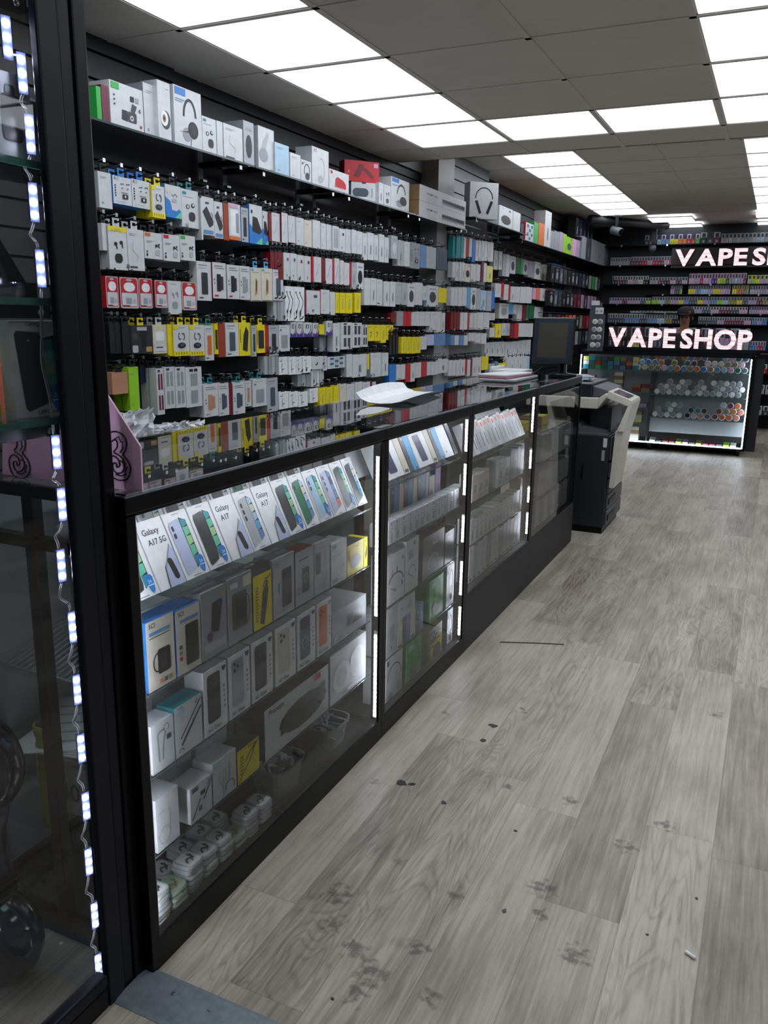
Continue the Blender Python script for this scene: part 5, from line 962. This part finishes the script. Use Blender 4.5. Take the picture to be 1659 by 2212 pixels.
m=MB(); m.face([(-.005,.03,.9535),(.095,.03,.9165),(.095,.25,.9165),(-.005,.25,.9535)],mat('panel_screen',(60,66,72),.15)); m.build('screen',o)
m=MB(); m.prism([(.128,-.01,.885),(.098,-.01,.868),(.04,-.01,.70),(.088,-.01,.70)],(0,.34,0),CPW); m.prism([(.016,.005,.32),(.05,.005,.32),(.084,.005,.70),(.03,.005,.70)],(0,.33,0),CPW); m.build('side_cover',t,bevel=.003)
m=MB(); m.prism([(-.16,.0,.68),(-.02,.0,.69),(.03,.0,.73),(.07,.0,.85),(.02,.0,.875),(-.14,.0,.84)],(0,.3,0),CPD) if False else m.box(-.16,-.02,.12,.34,.68,.84,CPD); m.build('inner_panel',t)
m=MB(); m.box(-.045,-.025,-.002,-.0005,.50,.57,pm('s')); m.box(-.04,-.015,-.0015,-.0005,.59,.65,pm('w')); m.build('label_sticker',t)
m=MB()
for a,b in ((-.19,.63),(-.19,.61),(-.15,.605),(-.14,.575)): m.box(a,a+.005,-.0015,-.0005,b,b+.005,CHROME)
m.box(-.17,-.16,-.004,-.0005,.36,.46,BLK); m.build('door_pull',t)
m=MB(); m.box(-.3,-.24,-.0015,-.0005,.06,.085,pm('s')); m.build('rating_plate',t)
for i in range(3):
    m=MB(); m.box(-.1,.1,-.14,.14,0,.01,(pm('w'),pm('a'),pm('s'))[i]); sp(m,'paper_stack',f'loose paper stack on the copier lid, {nth(i+1)} from the bottom','paper',(-1.24,5.78,1.0012+.0105*i),(0,0,.3*i-.2),'paper on the copier lid')
# ================================================================== VAPE DISPLAY CASE ON CASTERS
V=(1220,640,.26462); YC=9.5
def at(F,x,y,Y): return on(1,Y,*px(F,x,y))
cx0,cx1=-2.02,-.195; t=empty('display_case',(cx0,YC,0)); tag(t,'wheeled glass display case edged with white light under the lower neon-like sign','display case'); W=cx1-cx0; D=.45
m=MB()
for x in (0,W-.02): m.box(x,x+.02,0,.02,.075,1.07,BLK); m.box(x,x+.02,D-.02,D,.075,1.07,BLK)
m.box(0,W,0,.02,1.04,1.07,BLK); m.box(0,W,0,D,.062,.082,BLK); m.box(0,W,D-.02,D,1.04,1.07,BLK); m.box(W-.02,W,0,D,1.04,1.07,BLK); m.box(W,W+.012,.01,D,.09,1.06,BLK); m.build('frame',t)
m=MB()
CL=mat('case_edge_light',(225,238,255),.4,0,0,1,20.)
m.box(.021,.03,.004,.012,.09,1.03,CL); m.box(W-.032,W-.021,.004,.012,.09,1.03,CL); m.box(.03,W-.032,.004,.012,.085,.097,CL); m.build('led_strip',t)
g=MB(); g.face([(.02,.002,.09),(W-.02,.002,.09),(W-.02,.002,1.04),(.02,.002,1.04)],GL); g.build('front_glass',t)
g=MB(); g.face([(0,0,1.071),(W,0,1.071),(W,D,1.071),(0,D,1.071)],GLT); g.build('top_glass',t)
MB().box(.02,W-.02,D-.012,D-.002,.09,1.03,mat('case_back_grey',(150,154,154),.4)).build('back_panel',t)
MB().box(.80,.81,.03,D-.02,.083,.87,mat('divider_glass_grey',(70,76,76),.2)).build('divider',t)
CZ=(.875,.62,.37)
for k,z in enumerate(CZ):
    m=MB(); x0=.02 if k==0 else .81; m.face([(x0,.02,z),(W-.02,.02,z),(W-.02,D-.02,z),(x0,D-.02,z)],GLS); m.box(x0,W-.02,.018,.021,z-.006,z,GLE); m.build('shelf',t)
m=MB(); 
for z in (.3,.47,.64): m.face([(.02,.02,z),(.80,.02,z),(.80,D-.02,z),(.02,D-.02,z)],GLS); m.box(.02,.80,.018,.021,z-.005,z,GLE)
m.build('shelf',t)
for x in (.84,W-.06,.1):
    for y in (.05,D-.05):
        o=MB(); o.lathe((-.014,0,0),(1,0,0),[(0,.018),(.004,.026),(.024,.026),(.028,.018)],BLK,18); c=o.build('caster',t,(x,y,.0265)); MB().box(-.016,.016,-.008,.008,.0,.036,STEEL).build('fork',c)
# boxes on the top left shelf: three tiers
cols='tqeFtqBm,wFrqtBqo,ltFqGeTq'.split(',')
for r in range(3):
    for c in range(9):
        x=cx0+.045+c*.068; z=CZ[0]+.0005+r*.046; k=cols[r][c%8]
        product(x,x+.064,z,z+.045,YC+.045,.1,k,'edge',None,f'small {PAL[k][0]} pod box, {nth(c+1)} from left in tier {("one","two","three")[r]} of the glass case','pod boxes in the display case',0,'y')
def roll(x,y,z,r,c,label,group,L=.1):
    m=MB(); m.lathe((0,0,0),(0,1,0),[(0,r*.55),(0.0,r*.82),(.004,r*.98),(.012,r),(L,r*.9)],pm(c),14,True,[pm(c if c not in 'wgs' else 's'),pm('W'),pm('W'),pm(c),pm(c)])
    tag(m.build('wrapped_roll',None,(x,y,z)),label,'roll',group)
pal='CCTTPBoBTobTBaPFqabBoxFmP'
def rolls(x0,x1,z,r,cols,tiers,where,group):
    i=0
    for tr in range(tiers):
        n=int((x1-x0-2*r*(.5*tr))/(2*r))
        for k in range(n):
            x=x0+r+tr*r+2*r*k
            if tr and random.random()<.12*tr: continue
            c=cols[i%len(cols)]; i+=1; roll(x,YC+.06+.004*tr,z+r+tr*r*1.74,r*.97,c,f'{PAL[c][0]} wrapped roll, {nth(k+1)} from left, {("bottom","second","top")[tr]} layer {where}',group)
rolls(cx0+.62,cx1-.03,CZ[0]+.001,.034,pal,3,'on the upper case shelf','coloured rolls on the upper case shelf')
rolls(cx0+.84,cx1-.03,CZ[1]+.001,.032,'WwWwg',3,'on the middle case shelf','white capped rolls on the middle case shelf')
rolls(cx0+.84,cx0+1.18,CZ[2]+.001,.032,'WwWg',3,'at left of the lower case shelf','white capped rolls on the lower case shelf')
rolls(cx0+1.18,cx0+1.46,CZ[2]+.001,.034,'kPhqitk',2,'in the middle of the lower case shelf','dark rolls on the lower case shelf')
rolls(cx0+1.46,cx1-.03,CZ[2]+.001,.036,'mooSmToSa',4 if False else 3,'at right of the lower case shelf','orange and red rolls on the lower case shelf')
m=MB(); m.box(cx0+.82,cx1-.03,YC+.1,YC+.11,.2,.36,GREYP); sp(m,'price_board','plain grey board across the bottom of the glass case','board')
for i in range(26):
    x=cx0+.84+(i%13)*.07; c='wmdEGkmEwxdGL'[(i*5)%13]; y=YC+.04 if i<13 else YC+.1
    product(x,x+.06,.0835,.115+.02*(i//13),y,.05,c,'edge',None,f'flat {PAL[c][0]} packet, {nth(i%13+1)} from left in the {"front" if i<13 else "back"} floor row of the glass case','packets on the case floor',0,'y')
i=0
for (x,z,n,cs) in ((.09,.64,4,'CTdP'),(.22,.64,3,'PLk'),(.40,.64,5,'CTCTC'),(.60,.64,2,'OT'),(.70,.64,2,'Td'),(.06,.30,2,'ye'),(.24,.30,2,'kT'),(.46,.30,2,'yT'),(.64,.30,3,'lwT'),(.06,.47,2,'kg'),(.25,.47,1,'T'),(.52,.47,2,'yG'),(.68,.47,1,'L'),(.08,.083,3,'aFT'),(.24,.083,2,'kk'),(.45,.083,3,'aeT'),(.62,.083,4,'wCTC')):
    for k in range(n):
        i+=1; c=cs[k]; product(cx0+x,cx0+x+.095,z+.0005+.041*k,z+.041*(k+1),YC+.06,.12,c,'plain',None,f'{PAL[c][0]} carton, {nth(k+1)} up in the {nth(i)} cell of the case\'s left half','cartons in the left half of the case',0,'y')
# tester stand with four rows of paired round lids on the left of the case
t=empty('tester_board',(-1.865,YC+.08,1.0725)); tag(t,'dark upright tester board with four rows of paired white round lids','board')
m=MB(); m.prism([(-.085,0,0),(.085,0,0),(.09,0,.40),(.05,0,.40),(.05,0,.53),(-.07,0,.53),(-.085,0,.40)],(0,.02,0),mat('slate_acrylic',(72,76,84),.3)); m.build('back_board',t)
m=MB(); m.box(-.07,.02,-.004,0,.5,.55,pm('w')); m.build('header_card',t)
m=MB(); m.box(-.02,.07,-.006,0,.405,.475,pm('w')); m.lathe((.0,-.007,.435),(0,1,0),[(0,.016),(.001,.016)],pm('s'),12); m.lathe((.045,-.007,.435),(0,1,0),[(0,.016),(.001,.016)],pm('s'),12); m.build('card',t)
for r in range(4):
    for c in range(2):
        o=MB().lathe((0,-.012,0),(0,1,0),[(0,.012),(0,.026),(.004,.03),(.012,.03)],pm('w'),18,True,[pm('s' if (r+c)%3 else 'C'),pm('W'),pm('w'),pm('w')]).build('round_lid',t,(-.03+.058*c-.008*(3-r)*.4+.012,0,.065+.085*r)); MB().tube([(-.008,-.0125,-.01),(0,-.0125,.002),(.008,-.0125,.01)],.0025,pm('i'),4).build('print_mark',o)
# ================================================================== THE SIGNS
SG=mat('sign_white_pink',(255,216,220),.5,0,.16,14,.95); SGR=mat('sign_return',(150,110,116),.4)
def sign(x0,x1,z0,h,y,label,edge):
    t=empty('shop_sign',(x0,y,z0)); tag(t,label,'sign','paired lit letter signs'); T='VAPE SHOP'; wd=[]
    for ch in T: wd.append(.0 if ch==' ' else text_mesh(ch,.035)[2])
    cap=max(v[1] for v in text_mesh('E',.035)[0]); s=h/cap; gap=.06; tot=sum(wd)+gap*7+.12; kx=(x1-x0)/(tot*s); u=0
    for ch,w in zip(T,wd):
        if ch==' ': u+=.12; continue
        vs,fs,_=text_mesh(ch,.035); m=MB(); q=[(x*s*kx,0,yy*s) for x,yy in vs]; n=len(q)
        m.v=[(a,-.02,c) for a,b,c in q]+[(a,.02,c) for a,b,c in q]; i0=m.mi(SG); i1=m.mi(SGR); ed={}
        for f in fs:
            m.f.append(tuple(f)); m.m.append(i0); m.sm.append(False); m.f.append(tuple(k+n for k in reversed(f))); m.m.append(i1); m.sm.append(False)
            for a,b in zip(f,f[1:]+f[:1]): ed[(a,b)]=1
        for (a,b) in ed:
            if (b,a) not in ed: m.f.append((b,a,a+n,b+n)); m.m.append(i1); m.sm.append(False)
        o=m.build('letter',t,(u*s*kx,0,0)); L=MB()
        # fine wire net over the letter face
        for k in range(7):
            zz=h*(.08+.14*k); L.tube([(.0,-.0215,zz),(w*s*kx,-.0215,zz+.012*(-1)**k)],.0016,pm('m'),4)
        o2=L.build('wire_net',o); u+=w+gap
    m=MB(); m.box(-.05,x1-x0+.05,.021,.03,-.03,h+.02,mat('sign_clear_back',(16,16,18),.3)) if edge else m.box(-.03,x1-x0+.1,-.04,.05,-.045,-.004,BLK)
    m.build('back_board' if edge else 'base_rail',t)
a=at((1220,440,.26462),895,505,12.1); b=at((1220,440,.26462),1440,495,12.1); wl=b.x-a.x
c=at((1220,440,.26462),900,375,12.1)
sign(a.x,a.x+wl*2.22,a.z,c.z-a.z,12.1,'upper lit VAPE SHOP letter sign high on the far wall',True)
YS=9.98; a=at(V,350,408,YS); b=at(V,1522,425,YS); c=at(V,750,262,YS)
sign(a.x,b.x,1.118,c.z-at(V,750,415,YS).z,YS,'lower lit VAPE SHOP letter sign standing behind the glass case',False)
m=MB(); m.box(-2.1,.2,9.955,10.4,1.03,1.072,BLK); m.box(-2.1,-.1,9.975,10.38,0,1.03,CHAR); sp(m,'service_counter','long black service counter behind the wheeled glass case','counter')
# ================================================================== FAR WALL SHELVES
K=(1220,440,.26462); YF=12.12
def wall_shelf(z,x0,x1,label):
    t=empty('wall_shelf',(x0,YF,z)); tag(t,label,'shelf','black shelves on the far wall'); m=MB(); m.box(0,x1-x0,-.01,.27,-.014,0,BLK); m.build('board',t)
    for k in range(3):
        m=MB(); m.box(.25+.6*k,.27+.6*k,-.018,-.0105,-.022,.0,CHROME); m.build('bracket',t)
FZ={}
for nm,u,v in (('first',900,330),('second',700,500),('third',900,655),('fourth',900,820),('fifth',900,980)):
    FZ[nm]=at(K,u,v,YF).z; wall_shelf(FZ[nm],-2.35,.45,f'black far wall shelf of small vape boxes, {nm} from the top')
V2=(1220,640,.26462); FZ['sixth']=at(V2,900,425,YF).z; wall_shelf(FZ['sixth'],-2.35,.45,'black far wall shelf behind the lower sign, sixth from the top')
for i,z in enumerate((.75,.48,.2)): wall_shelf(z,-1.0,.45,f'black low far wall shelf right of the glass case, {nth(i+1)} from the top')
_vb={}
def vape(body,cap,w,h,d):
    k=(body,cap,round(w,3),round(h,3))
    if k not in _vb:
        m=MB(); m.box(-w/2+.002,w/2-.002,0,d,0,h*.52,pm(body)); m.box(-w/2+.002,w/2-.002,.004,d,h*.52,h,pm(cap)); m.box(-w*.26,w*.26,.0015,.004,h*.55,h*.92,pm('i')); m.box(-w*.16,w*.16,-.0006,0,h*.08,h*.3,pm('f')); _vb[k]=m.mesh('vape_box')
    return _vb[k]
def vrow(F,x1,x2,yt,yb,n,z,bodies,caps,where,dy=0.,tier=0):
    a=at(F,x1,yb,YF); b=at(F,x2,yb,YF); h=at(F,x1,yt,YF).z-a.z; w=(b.x-a.x)/n
    for i in range(n):
        bd,cp=bodies[(i*len(bodies))//n if len(bodies)<n else i],caps[i%len(caps)]
        o=bpy.data.objects.new('vape_box',vape(bd,cp,w,h,.05)); C.objects.link(o); o.location=(a.x+w*(i+.5),YF+.01+dy,z+.0008)
        tag(o,f'small {PAL[bd][0]} vape box, {nth(i+1)} from left {where}','vape box','vape boxes '+where)
vrow(K,650,1098,250,328,13,FZ['first'],'GGaBByyoorre','wp','at left of the top far shelf')
vrow(K,1104,1265,228,318,3,FZ['first'],'kGm','gG','of the large boxes on the top far shelf')
vrow(K,1275,1660,215,292,12,FZ['first'],'sgsgssgaas','gs','at right of the top far shelf')
vrow(K,370,530,435,498,8,FZ['second'],'ss','g','at left of the second far shelf')
vrow(K,535,875,430,498,15,FZ['second'],'mmrPrmPr','Lg','at right of the second far shelf')
vrow(K,385,680,590,655,14,FZ['third'],'kmGPsCk','gC','at left of the third far shelf')
vrow(K,690,1000,600,655,13,FZ['third'],'smkPGg','gs','in the middle of the third far shelf')
vrow(K,1010,1480,568,652,20,FZ['third'],'PLrPLpyEGsaLm','LP','at right of the third far shelf')
vrow(K,1490,1660,570,640,5,FZ['third'],'gEyLL','EyL','of the bright boxes ending the third far shelf')
vrow(K,360,700,770,820,16,FZ['fourth'],'LLmLLqE','gL','at left of the fourth far shelf')
vrow(K,705,1660,760,820,42,FZ['fourth'],'EaxLyBqyLBEaxyqLmx','sgL','along the fourth far shelf')
vrow(K,860,1340,735-78,735,20,FZ['fourth']+.20-.0,'LLpmqBByLPEy','sL','of the upper step over the fourth far shelf') if False else None
m=MB(); zz=at(K,900,738,YF).z; wall_shelf(zz,-1.75,.45,'narrow black riser shelf over the fourth far shelf')
vrow(K,860,955,660,735,6,zz,'LmqE','Ls','at left of the riser shelf')
vrow(K,1005,1350,660,735,17,zz,'yBaLyPL','sL','in the middle of the riser shelf')
vrow(K,1362,1500,660,735,7,zz,'yoTs','ys','past the middle of the riser shelf')
vrow(K,1508,1660,655,725,7,zz,'gLsL','Ls','at right of the riser shelf')
vrow(K,345,1000,905,980,32,FZ['fifth'],'qqBBqBaxkL','gw','at left of the fifth far shelf')
vrow(K,1085,1520,920,980,22,FZ['fifth'],'GqLmmP','wg','at right of the fifth far shelf')
vrow(K,1525,1650,918,978,6,FZ['fifth'],'BLb','a','of the blue boxes ending the fifth far shelf')
zz=at(K,900,893,YF).z; wall_shelf(zz,-1.7,.45,'narrow black riser shelf over the fifth far shelf')
vrow(K,530,940,878,893,14,zz,'aBxgxs','g','at left of the low riser shelf'); vrow(K,1025,1490,850,905,20,zz,'LqPmGP','w','in the middle of the low riser shelf'); vrow(K,1500,1660,845,905,8,zz,'LP','L','at right of the low riser shelf')
vrow(V2,350,1500,250,415,30,FZ['sixth'],'GklkqxkBgGLPs','gGs','behind the lower sign')
vrow(V2,1505,1640,340,415,6,FZ['sixth'],'bBrb','aP','at right behind the lower sign')
for z,cs in ((.75,'rOwr'),(.48,'sgs'),(.2,'gGs')):
    for i in range(5):
        c=cs[i%len(cs)]; o=bpy.data.objects.new('vape_box',vape(c,'w',.07,.12,.05)); C.objects.link(o); o.location=(-.12+.08*i,YF+.01,z+.0008); tag(o,f'{PAL[c][0]} box, {nth(i+1)} from left on the {"upper" if z>.7 else "middle" if z>.4 else "bottom"} shelf right of the case','vape box','boxes right of the glass case')
# ================================================================== FAR LEFT: dark rack of packs, high boxes, camera
for i,(z,n,cs,dp) in enumerate(((1.82,14,'kiqGkiknGksegGE'[:14],'upper'),(1.56,14,'kqGkkGdmLmLLLm'[:14],'second'),(1.30,12,'GkdkroSkTdrk','third'),(1.10,12,'kGkgkdkgGkqk','low'))):
    for k in range(n):
        y=9.35+k*.205; c=cs[k]
        o=product(y,y+.17,z,z+.17,-2.36,.05,c+'/k' if c!='k' else 'k',('slit','blob','phone','plain')[(k+i)%4],'s',f'{PAL[c][0]} pack, {nth(k+1)} from left in the {dp} row of the dark far rack','packs on the dark far rack'); hang_tab(o,.169,'k')
for z,dp in ((1.82,'upper'),(1.56,'second'),(1.30,'third'),(1.10,'low')):
    m=MB(); m.tube([(-2.362,9.3,z+.186),(-2.362,12.3,z+.186)],.004,BLKMET,6)
    for y in (9.3,10.3,11.3,12.3): m.tube([(-2.362,y,z+.186),(-2.629,y,z+.186)],.004,BLKMET,6)
    sp(m,'hang_rail',f'long black hanging rail carrying the {dp} row of the dark far rack','rail',(0,0,0),(0,0,0),'hanging rails of the dark far rack')
for k in range(5):
    product(10.6+.22*k,10.78+.22*k,2.40,2.64,-2.4,.1,'n' if k%2 else 'k','slit','s',f'tall dark box on the topmost far left ledge, {nth(k+1)} from left','dark boxes on the topmost ledge')
m=MB(); m.box(-.3,0,0,1.3,-.014,0,BLK); sp(m,'wall_ledge','short black ledge of dark boxes beneath the far left ceiling','shelf',(-2.33,10.5,2.3985))
t=empty('security_camera',(-1.98,11.0,Z2-.002)); tag(t,'grey security camera on a bracket under the far left ceiling','camera')
m=MB(); m.lathe((0,0,0),(0,0,-1),[(0,.05),(.02,.05),(.03,.02),(.13,.018)],CPG,16); m.build('mount',t); m=MB(); m.lathe((-.06,.05,-.17),(.8,-.6,-.25),[(0,.04),(.01,.05),(.15,.052),(.17,.04)],CPG,16,True,[CPG,CPG,CPG,BLK]); m.build('body',t)
t=empty('security_camera',(-1.65,11.95,Z2-.06)); tag(t,'small dark camera hanging left of the top vape shelf','camera'); m=MB(); m.box(-.03,.03,0,.06,-.2,.06,CHAR); m.build('mount',t); m=MB(); m.lathe((0,-.04,-.25),(0,-.3,-1),[(0,.045),(.03,.05),(.07,.035)],CPG,14); m.build('body',t)
m=MB(); m.tube([(-2.3,10.9,Z2-.05),(-1.5,12.0,Z2-.05)],.05,CHAR,8); tag(m.build('trim_4'),kind='structure')
# ================================================================== PERSON in a dark cap behind the service counter
SKIN=mat('skin',(150,112,92),.5); CLOTH=mat('dark_clothes',(22,22,26),.8); TRO=mat('dark_trousers',(26,28,34),.8)
def skin_body(name,joints,edges,m,par=None,sub=2):
    me=bpy.data.meshes.new(name); me.from_pydata([j[:3] for j in joints],edges,[]); o=bpy.data.objects.new(name,me); C.objects.link(o); me.materials.append(m)
    if par: o.parent=par
    md=o.modifiers.new('skin','SKIN'); sk=me.skin_vertices[0].data
    for i,j in enumerate(joints): r=j[3]; sk[i].radius=r if isinstance(r,tuple) else (r,r); sk[i].use_root=(i==0)
    s=o.modifiers.new('sub','SUBSURF'); s.levels=sub; s.render_levels=sub
    for p in me.polygons: p.use_smooth=True
    return o
hx,hy=-1.045,10.82; t=empty('person',(hx,hy,0)); tag(t,'person in a dark cap and dark top standing behind the lower lit sign','person')
k=.87
J=[(0,0,.92*k,(.13,.1)),(0,.01,1.12*k,(.14,.1)),(0,.02,1.36*k,(.16,.1)),(0,.01,1.48*k,(.07,.06)),(0,-.01,1.56*k,(.05,.05)),
   (-.17,.02,1.41*k,.055),(-.22,.0,1.16*k,.045),(-.16,-.2,1.12*k,.036),(.17,.02,1.41*k,.055),(.22,.0,1.16*k,.045),(.16,-.2,1.12*k,.036),
   (-.09,0,.84*k,.085),(-.1,.0,.48*k,.06),(-.1,.02,.07,.045),(-.1,-.12,.04,.035),(.09,0,.84*k,.085),(.1,.0,.48*k,.06),(.1,.02,.07,.045),(.1,-.12,.04,.035),
   (0,-.015,1.62*k,(.062,.07)),(0,-.02,1.70*k,(.074,.09)),(0,-.015,1.78*k,(.06,.075)),
   (-.13,-.27,1.11*k,(.036,.018)),(.13,-.27,1.11*k,(.036,.018))]
E_=[(0,1),(1,2),(2,3),(3,4),(2,5),(5,6),(6,7),(2,8),(8,9),(9,10),(0,11),(11,12),(12,13),(13,14),(0,15),(15,16),(16,17),(17,18),(4,19),(19,20),(20,21),(7,22),(10,23)]
nf=len(J)
for s,w in ((-1,22),(1,23)):
    for i,(dx,ln) in enumerate(((-.028,.06),(-.01,.075),(.01,.07),(.027,.055))):
        b=len(J); x=s*.13+dx; J+= [(x,-.30,1.11*k,.010),(x,-.30-ln*.6,1.105*k,.009),(x,-.30-ln,1.085*k,.008)]; E_+=[(w,b),(b,b+1),(b+1,b+2)]
    b=len(J); J+=[(s*.13-s*.04,-.27,1.105*k,.011),(s*.13-s*.055,-.31,1.10*k,.009)]; E_+=[(w,b),(b,b+1)]
skin_body('body',J,E_,SKIN,t,2)
JT=[(0,.0,.90*k,(.145,.115)),(0,.01,1.12*k,(.155,.115)),(0,.02,1.34*k,(.175,.115)),(0,.012,1.455*k,(.085,.075)),(-.17,.02,1.40*k,.07),(-.225,.0,1.16*k,.06),(-.17,-.17,1.125*k,.05),(.17,.02,1.40*k,.07),(.225,.0,1.16*k,.06),(.17,-.17,1.125*k,.05)]
skin_body('top',JT,[(0,1),(1,2),(2,3),(2,4),(4,5),(5,6),(2,7),(7,8),(8,9)],CLOTH,t)['label']='dark long-sleeved top'
JP=[(0,0,.90*k,(.14,.11)),(-.09,0,.80*k,.1),(-.1,.0,.48*k,.075),(-.1,.02,.1,.06),(.09,0,.80*k,.1),(.1,.0,.48*k,.075),(.1,.02,.1,.06)]
skin_body('trousers',JP,[(0,1),(1,2),(2,3),(0,4),(4,5),(5,6)],TRO,t)
hz=1.70*k
m=MB(); m.lathe((0,-.012,hz+.01),(0,0,1),[(0,.098),(.03,.1),(.06,.092),(.085,.07),(.1,.035),(.104,.004)],CLOTH,24); m.prism([(-.075,-.08,hz+.02),(.075,-.08,hz+.02),(.06,-.165,hz+.008),(0,-.185,hz+.006),(-.06,-.165,hz+.008)],(0,0,.006),CLOTH); cp=m.build('cap',t); cp['label']='dark peaked cap with a small orange badge'
m=MB(); m.box(.03,.07,-.102,-.094,hz+.03,hz+.055,pm('O')); m.build('badge',cp)
m=MB()
for s in (-1,1): m.lathe((s*.028,-.098,hz-.022),(0,-1,0),[(0,.011),(.004,.008),(.006,.002)],pm('i'),10); 
m.build('eye',t); m=MB(); m.prism([(0,-.118,hz-.06),(-.014,-.095,hz-.06),(0,-.094,hz-.012),(.014,-.095,hz-.06)],(0,.004,0),SKIN); m.tube([(-.022,-.094,hz-.085),(0,-.099,hz-.088),(.022,-.094,hz-.085)],.004,mat('lips',(120,74,66),.5),5); m.build('nose_and_mouth',t)
m=MB()
for s in (-1,1): m.lathe((s*.076,-.005,hz-.035),(s,.2,0),[(0,.014),(.008,.024),(.014,.018)],SKIN,12)
m.build('ear',t); m=MB(); m.lathe((0,.012,hz-.06),(0,0,1),[(0,.06),(.03,.088),(.075,.094)],mat('dark_hair',(24,20,18),.7),20); m.build('hair',t)
# ================================================================== LITTER ON THE FLOOR
for i,(u,v,r,c,n) in enumerate(((1066,1568,.017,'k','black chip nearest the counters, upper of a pair'),(1044,1600,.015,'k','black chip, lower of a pair near the counters'),(868,1691,.019,'k','long black chip in the middle of the floor'),(890,1694,.011,'k','small black chip beside the long one'),(958,1734,.010,'k','tiny dark chip below the black pair'),(1113,1795,.006,'k','lone dark speck on a pale plank'),(1090,1968,.007,'i','dark crumb in the foreground planks'),(718,2158,.005,'k','dark speck beside the threshold strip'),(1203,1149,.006,'i','dark crumb near the copier'),(1262,1100,.004,'i','dark crumb beside the copier cabinet'),(1398,2019,.004,'i','dark crumb near the white scrap'),(1505,1942,.005,'i','dark crumb at the right of the floor'))):
    p=on(2,.0,u,v); m=MB(); N=9; pts=[(r*random.uniform(.6,1.2)*math.cos(2*math.pi*q/N),.75*r*random.uniform(.6,1.3)*math.sin(2*math.pi*q/N),.0004) for q in range(N)]
    m.prism(pts,(0,0,.0012),pm(c)); sp(m,'dirt_chip',n,'litter',(p.x,p.y,.0002),(0,0,i*1.3),'dark chips on the floor')
p=on(2,0,1491,2066); m=MB(); m.lathe((-.013,0,.004),(1,0,0),[(0,.003),(.001,.004),(.025,.004),(.026,.003)],pm('W'),10); sp(m,'white_scrap','small white tube-like scrap lying on the right of the floor','litter',(p.x,p.y,.0005),(0,0,-.5))
p=on(2,0,1080,1388); q=on(2,0,1218,1393); m=MB(); m.tube([(p.x,p.y,.003),((p.x+q.x)/2,(p.y+q.y)/2+.004,.003),(q.x,q.y,.003)],.0022,mat('dark_twig',(92,80,66),.7),5); sp(m,'thin_stick','thin dark stick lying across the planks beside the kick board','litter')
# ================================================================== LIGHT
PANEL.node_tree.nodes['Principled BSDF'].inputs['Emission Strength'].default_value=3.7
w=bpy.data.worlds.new('world'); sc.world=w; w.use_nodes=True; w.node_tree.nodes['Background'].inputs[0].default_value=(.5,.55,.65,1); w.node_tree.nodes['Background'].inputs[1].default_value=.10
vs_=sc.view_settings; vs_.view_transform='Standard'; vs_.look='None'; vs_.gamma=1; vs_.use_curve_mapping=False; vs_.exposure=0.
cy=sc.cycles; cy.max_bounces=7; cy.diffuse_bounces=3; cy.glossy_bounces=3; cy.transmission_bounces=4; cy.transparent_max_bounces=16; cy.caustics_reflective=False; cy.caustics_refractive=False; cy.sample_clamp_indirect=4.; cy.use_denoising=True
